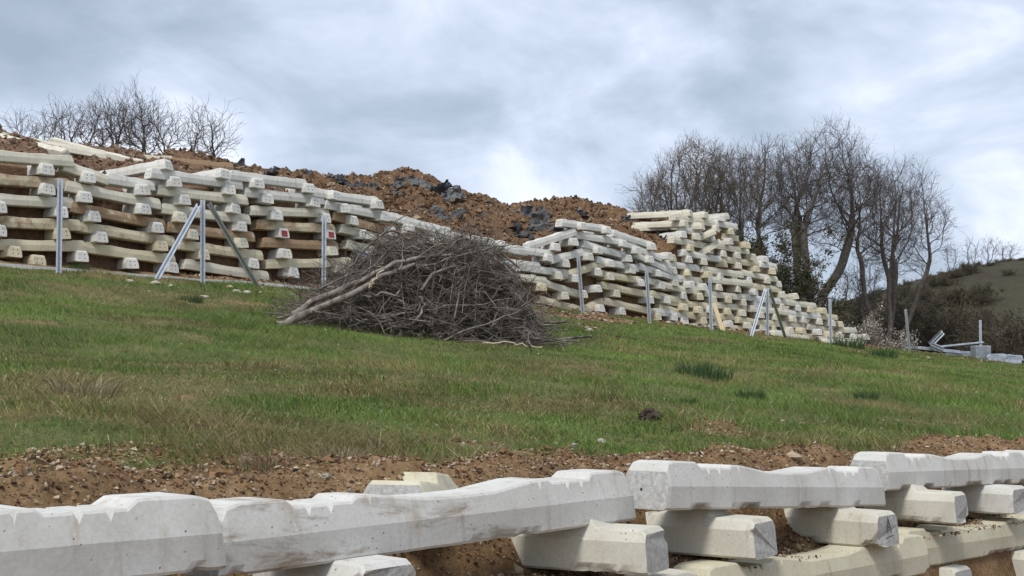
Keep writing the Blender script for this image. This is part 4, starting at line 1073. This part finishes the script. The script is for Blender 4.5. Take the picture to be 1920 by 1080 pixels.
def shrub(name, label, cat, group, loc, meshes, rot=0, sc=(1, 1, 1)):
    root = bpy.data.objects.new(name, None); COL.objects.link(root); root.location = loc; root.rotation_euler = (0, 0, rot); root.scale = sc; tag(root, label, cat, group)
    link('stem', meshes[0], root)
    if meshes[1]: link('foliage', meshes[1], root)
OLIVE = [(.07, .072, .034), (.09, .09, .045), (.12, .112, .06), (.13, .11, .07)]; BROWN = [(.11, .088, .065), (.14, .115, .085), (.10, .088, .062), (.095, .09, .055)]; IVY = [(.04, .05, .022), (.06, .068, .03), (.09, .085, .042), (.11, .092, .055)]
ivy = shrub_meshes(301, 2.6, 4.6, IVY, 70000, 20, .04, twn=(7, 6, 5))
shrub('ivy_bush', 'tall dark evergreen bush hugging the back of the stepped wall end', 'bush', None, tpos(1432, 55.5, 1.5), ivy, 0, (1.45, 1.3, 1.28))
shrub('ivy_bush', 'lower dark evergreen bush at the trunk of the tallest bare tree', 'bush', None, tpos(1478, 58.5, .8), ivy, 2, (.7, .8, .75))
bl = shrub_meshes(302, 2.6, 2.0, [(.62, .58, .52), (.72, .69, .64), (.50, .45, .38), (.36, .30, .22)], 5200, 12, .035, mt=M_TWIG2)
shrub('blossom_bush', 'pale blossoming bush at the foot of the wall end', 'bush', None, tpos(1612, 56.5, 1.35), bl, 0, (1.35, 1.2, 1.3))
shrub('blossom_bush', 'smaller pale blossoming bush reaching toward the scrap', 'bush', None, tpos(1652, 57.5, 1.05), bl, 2.2, (.85, .85, .85))
hm = [shrub_meshes(310 + i, 3.4, 3.2, (OLIVE, BROWN, BROWN, OLIVE)[i], 9000, 18, .05, twn=(7, 6, 5)) for i in range(4)]
hedge = [(1560, 62, 1.0, 1.0, 'olive hedge bush behind the last steel post', 0), (1600, 63, .9, 1.0, 'olive brown hedge bush behind the blossom bush', 3), (1650, 62, .8, 1.0, 'brown hedge bush right behind the small blossom bush', 1), (1690, 62.5, .7, 1.05, 'brown hedge bush behind the leaning steel post', 2), (1735, 63, .6, 1.1, 'olive hedge bush behind the bent rail', 0), (1780, 63, .5, 1.1, 'brown hedge bush behind the steel rails', 1),
         (1825, 63, .4, 1.1, 'olive hedge bush behind the upright scrap post', 3), (1870, 62, .3, 1.0, 'brown hedge bush behind the buckled sheet', 2), (1915, 62, .2, 1.05, 'brown hedge bush past the buckled sheet', 1), (1960, 62, .1, 1.0, 'olive hedge bush past the end of the scrap', 0)]
for i, (px, Yd, z, sc, lab, mi) in enumerate(hedge):
    shrub('hedge_bush', lab, 'bush', 'hedge bushes behind the scrap', tpos(px, Yd + 6.5, z - .3), hm[mi], i * 1.7, (sc * 1.25, sc * 1.25, sc * rr.uniform(1.25, 1.65)))
rg = np.random.default_rng(77); hc = 0
for row, (Yd, lo, hi, n_) in enumerate([(74, 1540, 2000, 20), (82, 1560, 2000, 20), (90, 1580, 1960, 20), (98, 1600, 1900, 18), (106, 1590, 1900, 16), (112, 1570, 1980, 24)]):
    for px in np.linspace(lo, hi, n_) + rg.uniform(-10, 10, n_):
        y = Yd + rg.uniform(-2.5, 2.5); x = (px - 960) / FPX * y
        if row in (2, 3, 4) and px > 1875 - 8 * row and rg.uniform() < .8: continue
        q = rg.uniform(.6, 1.0) * (.85, .8, .7, .55, .42, .26)[row]
        mi = int(rg.integers(0, 4)); j = int(np.argmin([abs(px - h_[0]) for h_ in hedge]))
        lab = '%s scrub bush %s, %s' % (('olive', 'brown', 'ruddy brown', 'olive brown')[mi], ('just above the hedge', 'low on the hillside', 'halfway up the hillside', 'over halfway up the hillside', 'high on the hillside', 'low on the skyline')[row], ('uphill of the last post', 'uphill of the blossom bush', 'uphill of the small blossom bush', 'uphill of the leaning post', 'uphill of the bent rail', 'uphill of the steel rails', 'uphill of the upright scrap post', 'uphill of the buckled sheet', 'past the buckled sheet', 'past the scrap')[j])
        shrub('hill_scrub', lab, 'bush', 'scrub bushes on the hillside', (x, y, float(hill_z(x, y)) - .25), hm[mi], rg.uniform(0, 6), (q * 1.25, q * 1.25, q)); hc += 1

# ------------------------------------------------------------------ brush pile
sB, nB = ground_hit(800, 638)
YB = world(sB, nB, 0).y
print('brush depth', YB)
ENV = ([540, 575, 620, 660, 700, 740, 800, 870, 920, 955, 985, 1003], [.05, .30, .58, .95, 1.40, 1.72, 1.74, 1.70, 1.52, 1.2, .75, .05])
def gz_xy(x, y):
    s_, n_ = sn(x, y); return ground_z(s_, n_)
def env(x, y):
    px = 960 + FPX * x / (YB + 1.0)
    h = np.interp(px, *ENV) * .93 * (YB + 1) / 20.5 * (1 + .22 * fbm(np.asarray(x) * 1.6, np.asarray(y) * 1.6, seed=123, oct=2))
    dep = (y - (YB + 1.2)) / (1.5)
    return h * np.sqrt(np.clip(1 - dep * dep, 0, 1))
rg = np.random.default_rng(5)
def brush_set(k, Lr, rr0, n, wob, seed, dirspread=.75):
    rg = np.random.default_rng(seed)
    px = rg.uniform(545, 1000, k * 6); y = rg.uniform(YB - .3, YB + 2.7, k * 6); x = (px - 960) / FPX * (YB + 1); e = env(x, y); z = rg.uniform(0, 1, k * 6) ** .8
    ok = np.where((rg.uniform(0, 1.8, k * 6) < e) & (e > .05))[0][:k]; x, y, z = x[ok], y[ok], z[ok] * e[ok]
    c = np.column_stack([x, y, z]); kk = len(ok)
    an = rg.normal(0, dirspread, kk) + np.where(rg.uniform(0, 1, kk) < .5, 0, math.pi)
    sl = rg.normal(.10, .40, kk) * np.where(np.cos(an) > 0, 1, -1)
    d = np.column_stack([np.cos(an), np.sin(an), sl]); L = rg.uniform(*Lr, kk)
    d /= np.linalg.norm(d, axis=1, keepdims=True)
    P, R = grow(c - d * (L / 2)[:, None], d, L, rg.uniform(rr0 * .5, rr0, kk), np.full(kk, .0035), n, rg, wob, -.015)
    # keep within the heap
    e2 = env(P[:, :, 0], P[:, :, 1]) + rg.power(.4, (len(P), 1)) * .42 - .06
    lim = np.maximum(e2, .03); P[:, :, 2] = np.where(P[:, :, 2] > lim, lim + (P[:, :, 2] - lim) * .35, P[:, :, 2])
    P[:, :, 2] = np.maximum(P[:, :, 2], .012)
    P[:, :, 2] += gz_xy(P[:, :, 0], P[:, :, 1])
    return P, R, L
parts = []
for k, Lr, r0, n, wob, sd_ in [(60, (1.4, 2.6), .034, 10, .13, 4), (260, (1.0, 2.2), .020, 9, .16, 1), (850, (.6, 1.4), .011, 7, .2, 2)]:
    P, R, L = brush_set(k, Lr, r0, n, wob, sd_); parts.append(tubes(P, R, 5))
    c1, r1, l1 = children(P, R, 4, rg, .15, (20, 55), .38, L, .6, 5, .2, .0, .0045); parts.append(tubes(c1, r1, 4))
    c2, r2, l2 = children(c1, r1, 3, rg, .2, (20, 55), .5, l1, .7, 4, .22, .0, .0035); parts.append(tubes(c2, r2, 3))
rg2 = np.random.default_rng(88); k = 110
px = rg2.uniform(560, 1000, k); y = rg2.uniform(YB - .2, YB + 1.8, k); x = (px - 960) / FPX * (YB + 1); z = env(x, y) * rg2.uniform(.5, 1, k)
ctr = (800 - 960) / FPX * (YB + 1)
d = np.column_stack([(x - ctr) * .5 + rg2.normal(0, .5, k), rg2.normal(-.3, .4, k), rg2.uniform(.1, .8, k)]); L = rg2.uniform(.35, .95, k)
P, R = grow(np.column_stack([x, y, z + gz_xy(x, y)]), d, L, rg2.uniform(.006, .012, k), np.full(k, .003), 7, rg2, .16, 0); parts.append(tubes(P, R, 4))
c1, r1, l1 = children(P, R, 5, rg2, .2, (20, 55), .4, L, .6, 5, .2, .0, .0035); parts.append(tubes(c1, r1, 3))
v, f = join(parts)
base = gz_xy(v[:, 0], v[:, 1]) + .004
v[:, 2] = np.maximum(v[:, 2], base)
tag(link('brush_pile', npmesh('brush_pile', v, f, [M_BRUSH], True)), 'tangled heap of grey cut twigs and branches on the grass', 'brush', kind='stuff')
def big_branch(pts, r0, r1, label, depth0, depth1, seed, mat=M_BRANCH, subs=3):
    rg = np.random.default_rng(seed); k = 14
    t = np.linspace(0, 1, len(pts)); tt = np.linspace(0, 1, k)
    px = np.interp(tt, t, [p_[0] for p_ in pts]); py = np.interp(tt, t, [p_[1] for p_ in pts])
    P = np.array([at_depth(a, b, depth0 + (depth1 - depth0) * q)[:] for a, b, q in zip(px, py, tt)])
    P[1:-1] += rg.normal(0, .018, (k - 2, 3))
    P[:, 2] = np.maximum(P[:, 2], gz_xy(P[:, 0], P[:, 1]) + .01)
    R = np.linspace(r0, r1, k) * (1 + rg.normal(0, .09, k)); 
    pr = [tubes(P[None], R[None], 9)]
    if subs:
        c1, r1_, l1 = children(P[None], R[None], subs, rg, .3, (20, 50), .35, np.array([np.linalg.norm(P[-1] - P[0])]), .5, 7, .16, .02, .006); pr.append(tubes(c1, r1_, 5))
    v, f = join(pr); o = v.copy(); base = P[0].copy(); v = v - base
    # rounded knots
    v += (fbm(o[:, 0] * 9, o[:, 1] * 9, o[:, 2] * 9, seed, 3) * .22 * r0)[:, None] * np.array([.4, .4, 1])
    ob = link('branch', npmesh('branch', v, f, [mat], True)); ob.location = base; tag(ob, label, 'branch', 'thick branches on the brush heap')
Yb = YB
big_branch([(518, 616), (560, 596), (640, 560), (695, 535), (720, 515), (778, 496)], .075, .035, 'thickest pale grey branch resting its cut end on the grass', Yb - .9, Yb + .1, 1)
big_branch([(548, 592), (600, 560), (660, 535), (720, 505), (770, 485), (850, 478)], .065, .025, 'second thick branch lying just above the thickest one', Yb - .4, Yb + .3, 2)
big_branch([(692, 540), (700, 525), (720, 506)], .026, .012, 'short pale broken stub standing off the thickest branch', Yb - .35, Yb - .35, 3, M_PALEW, 0)
big_branch([(746, 640), (752, 622), (790, 588), (797, 566), (785, 557)], .03, .022, 'crooked pale ended branch in the face of the heap', Yb - .35, Yb - .3, 4, M_BRANCH, 0)
big_branch([(645, 535), (655, 500), (690, 462), (740, 415), (790, 392)], .026, .008, 'long curved branch arching up out of the heap before the wall', Yb + .2, Yb + .5, 5, M_BRANCH, 4)
big_branch([(690, 548), (745, 553), (752, 538), (748, 528)], .02, .012, 'hooked thin branch above the middle of the heap', Yb - .3, Yb - .3, 6, M_BRANCH, 1)
big_branch([(905, 643), (950, 641), (985, 645), (1017, 651)], .014, .008, 'pale peeled stick lying on the grass before the heap', Yb - .4, Yb - .6, 7, M_PALEW, 0)
big_branch([(700, 500), (800, 498), (900, 470), (985, 455)], .024, .008, 'long thin branch across the upper heap', Yb + .1, Yb + .4, 8, M_BRANCH, 4)
big_branch([(680, 600), (760, 590), (850, 575), (960, 560)], .022, .007, 'long thin branch across the lower face of the heap', Yb - .3, Yb - .1, 9, M_BRANCH, 4)
big_branch([(830, 640), (880, 615), (960, 590), (1000, 570)], .02, .007, 'branch rising along the lower end of the heap', Yb - .35, Yb - .1, 10, M_BRANCH, 3)
# blue plastic by the wall
for i, (px, py, w, lab) in enumerate([(690, 492, .55, 'blue plastic sheet scrap hanging against the wall behind the brush'), (678, 518, .5, 'blue plastic rag lying at the wall foot behind the brush')]):
    o = link('plastic_rag', warped('plastic_rag', w, .5, .01, M_BLUE, .12, 300 + i, 2)); p = on_n(px, py, NW - .15); o.location = p; o.rotation_euler = (1.1, .2 * i, .8); tag(o, lab, 'plastic')

# ------------------------------------------------------------------ grass
rg = np.random.default_rng(21)
def make_blades(s_, n_, hgt, wid, lean, cols, near):
    k = len(s_); x, y = xy(s_, n_); z = ground_z(s_, n_) - .008
    base = np.column_stack([x, y, z]); a = rg.uniform(0, 6.28, k); fx, fy = np.cos(a), np.sin(a)
    la = rg.uniform(0, 6.28, k) * .75 + 2.2 * fbm(s_ * .7, n_ * .7, seed=91, oct=2)
    ld = np.column_stack([np.cos(la), np.sin(la), np.zeros(k)]) * (hgt * lean)[:, None]
    w = np.column_stack([-fy, fx, np.zeros(k)]) * (wid / 2)[:, None]
    up = np.zeros((k, 3)); up[:, 2] = hgt
    if near:
        m = base + up * .62 + ld * .35; t = base + up * np.clip(1 - .25 * lean, .5, 1)[:, None] + ld
        V = np.stack([base - w, base + w, m - w * .8, m + w * .8, t], 1).reshape(-1, 3); i = np.arange(k)[:, None] * 5
        F = [np.concatenate([i, i + 1, i + 3, i + 2], 1), np.concatenate([i + 2, i + 3, i + 4], 1)]; c = np.repeat(cols, 5, 0)
    else:
        t = base + up + ld; V = np.stack([base - w, base + w, t], 1).reshape(-1, 3); i = np.arange(k)[:, None] * 3
        F = [np.concatenate([i, i + 1, i + 2], 1)]; c = np.repeat(cols, 3, 0)
    return V, F, c
GREEN = np.array([(.140, .245, .056), (.175, .285, .068), (.245, .34, .092), (.095, .175, .052)]); OLV = np.array([(.235, .245, .085), (.27, .26, .10), (.19, .185, .075)]); STRAW = np.array([(.38, .31, .18), (.30, .235, .13), (.46, .39, .25), (.22, .165, .09)])
def scatter(k, slo, shi, nlo, nhi, ymin, ymax, dens):
    s_ = rg.uniform(slo, shi, k); n_ = rg.uniform(nlo, nhi, k); x, y = xy(s_, n_); z = ground_smooth(s_, n_)
    px, py = proj(x, y, z); ok = (px > -170) & (px < 2090) & (y > ymin) & (y <= ymax)
    s_, n_, y = s_[ok], n_[ok], y[ok]
    e = earth_mask(s_, n_); clump = fbm(s_ * 2.3, n_ * 2.3, seed=95, oct=3)
    p = dens(y) * np.clip(1.02 - e * 1.02, .085, 1) * np.clip(.85 + .7 * clump, .5, 1)
    ok = rg.uniform(0, 1, len(s_)) < p
    return s_[ok], n_[ok], y[ok], e[ok], clump[ok]
def grass_cols(s_, n_, e):
    k = len(s_); q = fbm(s_ * .55, n_ * .75, seed=97, oct=4); dry = np.clip(-.02 + 1.5 * q + .75 * e, .02, .93)
    u = rg.uniform(0, 1, k); g = GREEN[rg.integers(0, 4, k)]; o = OLV[rg.integers(0, 3, k)]; st = STRAW[rg.integers(0, 4, k)]
    c = np.where((u < dry * .55)[:, None], st, np.where((u < dry * 1.2 + .10)[:, None], o, g))
    br = 1 + .38 * fbm(s_ * 1.1, n_ * 1.1, seed=131, oct=3) + .25 * fbm(s_ * .25, n_ * .4, seed=133, oct=2)
    return c * rg.uniform(.75, 1.25, (k, 1)) * br[:, None] * np.array([1.06, 1.0, .95]), q
parts = []
s_, n_, y, e_, cl = scatter(1000000, -4, 22, .75, 12, 4, 13, lambda y: np.clip((8.5 / y) ** 1.3, 0, 1)); k = len(s_); c, q = grass_cols(s_, n_, e_); print('near blades', k)
tall = 1 + 1.7 * np.clip(fbm(s_ * 1.2, n_ * 1.2, seed=99, oct=3), -.16, 1)
h = rg.uniform(.022, .07, k) * tall * (1 - .45 * e_); dryb = (c[:, 0] > c[:, 1]); h = np.where(dryb, h * rg.uniform(.7, 1.6, k), h) * (1 + 1.3 * sstep(.15, .4, e_) * sstep(.95, .6, e_) * (cl > .12))
weed = (rg.uniform(0, 1, k) < .035 * (fbm(s_ * 1.7, n_ * 1.7, seed=171, oct=2) > .05) + .006) & ~dryb; h = np.where(weed, h * .8, h)
parts.append(make_blades(s_, n_, h, rg.uniform(.0022, .0048, k) * np.clip(y / 7, .8, 2) * np.where(weed, 4.5, 1), rg.uniform(.3, 1.5, k) + dryb * .9, c, True))
s_, n_, y, e_, cl = scatter(2100000, -4, 66, 1, NW + .2, 13, 75, lambda y: np.clip((17 / y) ** 1.2, 0, 1) * .8); k = len(s_); c, q = grass_cols(s_, n_, e_); print('far blades', k)
tall = 1 + 1.5 * np.clip(fbm(s_ * .8, n_ * .8, seed=99, oct=3), -.16, 1)
h = rg.uniform(.035, .09, k) * tall * (1 - .4 * e_)
parts.append(make_blades(s_, n_, h, rg.uniform(.007, .014, k) * np.clip(y / 20, .75, 2.2), rg.uniform(.3, 1.6, k), c, False))
for i, (V, F, c) in enumerate(parts):
    o = link('grass', npmesh('grass', V, F, [M_GRASS], False, cols=c))
    tag(o, ['short green and straw coloured grass of the near slope', 'short green turf on the upper slope toward the tall wall'][i], 'grass', kind='stuff')
# dark tall tufts, each its own plant
def tuft_mesh(seed, nb, r, h, cols, wid=.008, lean=.5):
    rg = np.random.default_rng(seed); a = rg.uniform(0, 6.28, nb); d = r * np.sqrt(rg.uniform(0, 1, nb))
    base = np.column_stack([d * np.cos(a), d * np.sin(a), np.full(nb, -.03)]); hh = h * rg.uniform(.5, 1.1, nb); f = rg.uniform(0, 6.28, nb)
    w = np.column_stack([-np.sin(f), np.cos(f), 0 * f]) * wid / 2; ld = np.column_stack([np.cos(a + rg.normal(0, .7, nb)), np.sin(a + rg.normal(0, .7, nb)), 0 * a]) * (hh * rg.uniform(.1, 1, nb) * lean)[:, None]
    up = np.zeros((nb, 3)); up[:, 2] = hh; m = base + up * .6 + ld * .3; t = base + up + ld
    V = np.stack([base - w, base + w, m - w * .8, m + w * .8, t], 1).reshape(-1, 3); i = np.arange(nb)[:, None] * 5
    return npmesh('grass_tuft', V, [np.concatenate([i, i + 1, i + 3, i + 2], 1), np.concatenate([i + 2, i + 3, i + 4], 1)], [M_GRASS], False, cols=np.repeat(pick(cols, nb, rg), 5, 0))
DG = [(.055, .10, .04), (.07, .125, .048), (.09, .15, .06)]; tm = [tuft_mesh(400 + i, 260, .22, .24, DG) for i in range(3)]; tdry = [tuft_mesh(410 + i, 200, .16, .16, [tuple(c) for c in STRAW], .005, 1.3) for i in range(2)]
for i, (px, py, sc, lab) in enumerate([(1300, 702, 1.0, 'dark green tall grass tuft, the longer of the joined pair in the mid slope'), (1335, 708, 1.1, 'dark green tall grass tuft joined to the longer one in the mid slope'), (1408, 745, .8, 'dark green grass tuft on the slope below the far braced post'), (1625, 745, .7, 'dark bluish grass tuft on the slope under the blossom bush'), (1655, 668, .8, 'green grass tuft at the crest before the small blossom bush'), (1290, 752, .5, 'small dark tuft uphill of the rotten stump'), (360, 568, .6, 'green leafy tuft beside bare earth under the braced post'), (145, 508, .6, 'green tuft at the kerb beside the plain post'), (1590, 652, .9, 'green grass tuft at the end of the wall'), (1300, 600, .5, 'green tuft near the post past the gravel'), (1730, 658, .8, 'green tuft before the long steel rail')]):
    s_, n_ = ground_hit(px, py); p = world(s_, n_, float(ground_z(s_, n_))); o = link('grass_tuft', tm[i % 3]); q = sc * max(.6, p.y / 19); o.location = p; o.scale = (q * 1.2, q * 1.2, q); o.rotation_euler = (0, 0, i)
    tag(o, lab, 'grass tuft', 'dark grass tufts on the slope')
for i, (px, py, sc, lab) in enumerate([(410, 835, .55, 'dry straw coloured clump at the turf edge behind the clean sleeper'), (495, 885, .6, 'dark dead root clump in the bare earth'), (640, 880, .7, 'dead brown clump overhanging the bare earth behind the muddy sleeper'), (915, 855, .5, 'dead brown clump at the turf edge'), (700, 840, .45, 'brown dead clump in the turf'), (160, 735, 1.2, 'wide patch of flattened straw grass'), (1110, 705, .9, 'tall dry straw clump in the middle of the slope')]):
    s_, n_ = ground_hit(px, py); p = world(s_, n_, float(ground_z(s_, n_))); o = link('dry_tuft', tdry[i % 2]); o.location = p; o.scale = (sc * 1.4, sc * 1.2, sc); o.rotation_euler = (0, 0, i)
    tag(o, lab, 'grass tuft', 'dead grass clumps on the slope')

# tiny daisies and pale litter specks
k = 420
s_ = rg.uniform(0, 40, k); n_ = 2 + rg.uniform(0, 1, k) ** 1.2 * 17; x_, y_ = xy(s_, n_); R = rg.uniform(.006, .014, k) * np.clip(y_ / 12, .8, 2)
crumbs('wild_flowers', np.column_stack([x_, y_, ground_z(s_, n_) + rg.uniform(.03, .08, k)]), R, pick([(.75, .75, .70), (.7, .7, .62), (.62, .52, .08), (.5, .45, .36)], k, rg, .1), 'tiny white and yellow wild flowers scattered through the turf', 'flowers', .4)

# wall pieces that read alike: tell them apart by which end of the wall they lie toward
byl = {}
for o in bpy.data.objects:
    if o.get('group') == UG: byl.setdefault(o['label'], []).append(o)
for lab, L in byl.items():
    if len(L) > 1:
        L.sort(key=lambda o: float(sn(o.matrix_world.translation.x, o.matrix_world.translation.y)[0]))
        for i, o in enumerate(L):
            if i == 0: o['label'] = lab + ', toward kerb'
            elif i == len(L) - 1: o['label'] = lab + ', toward scrap'
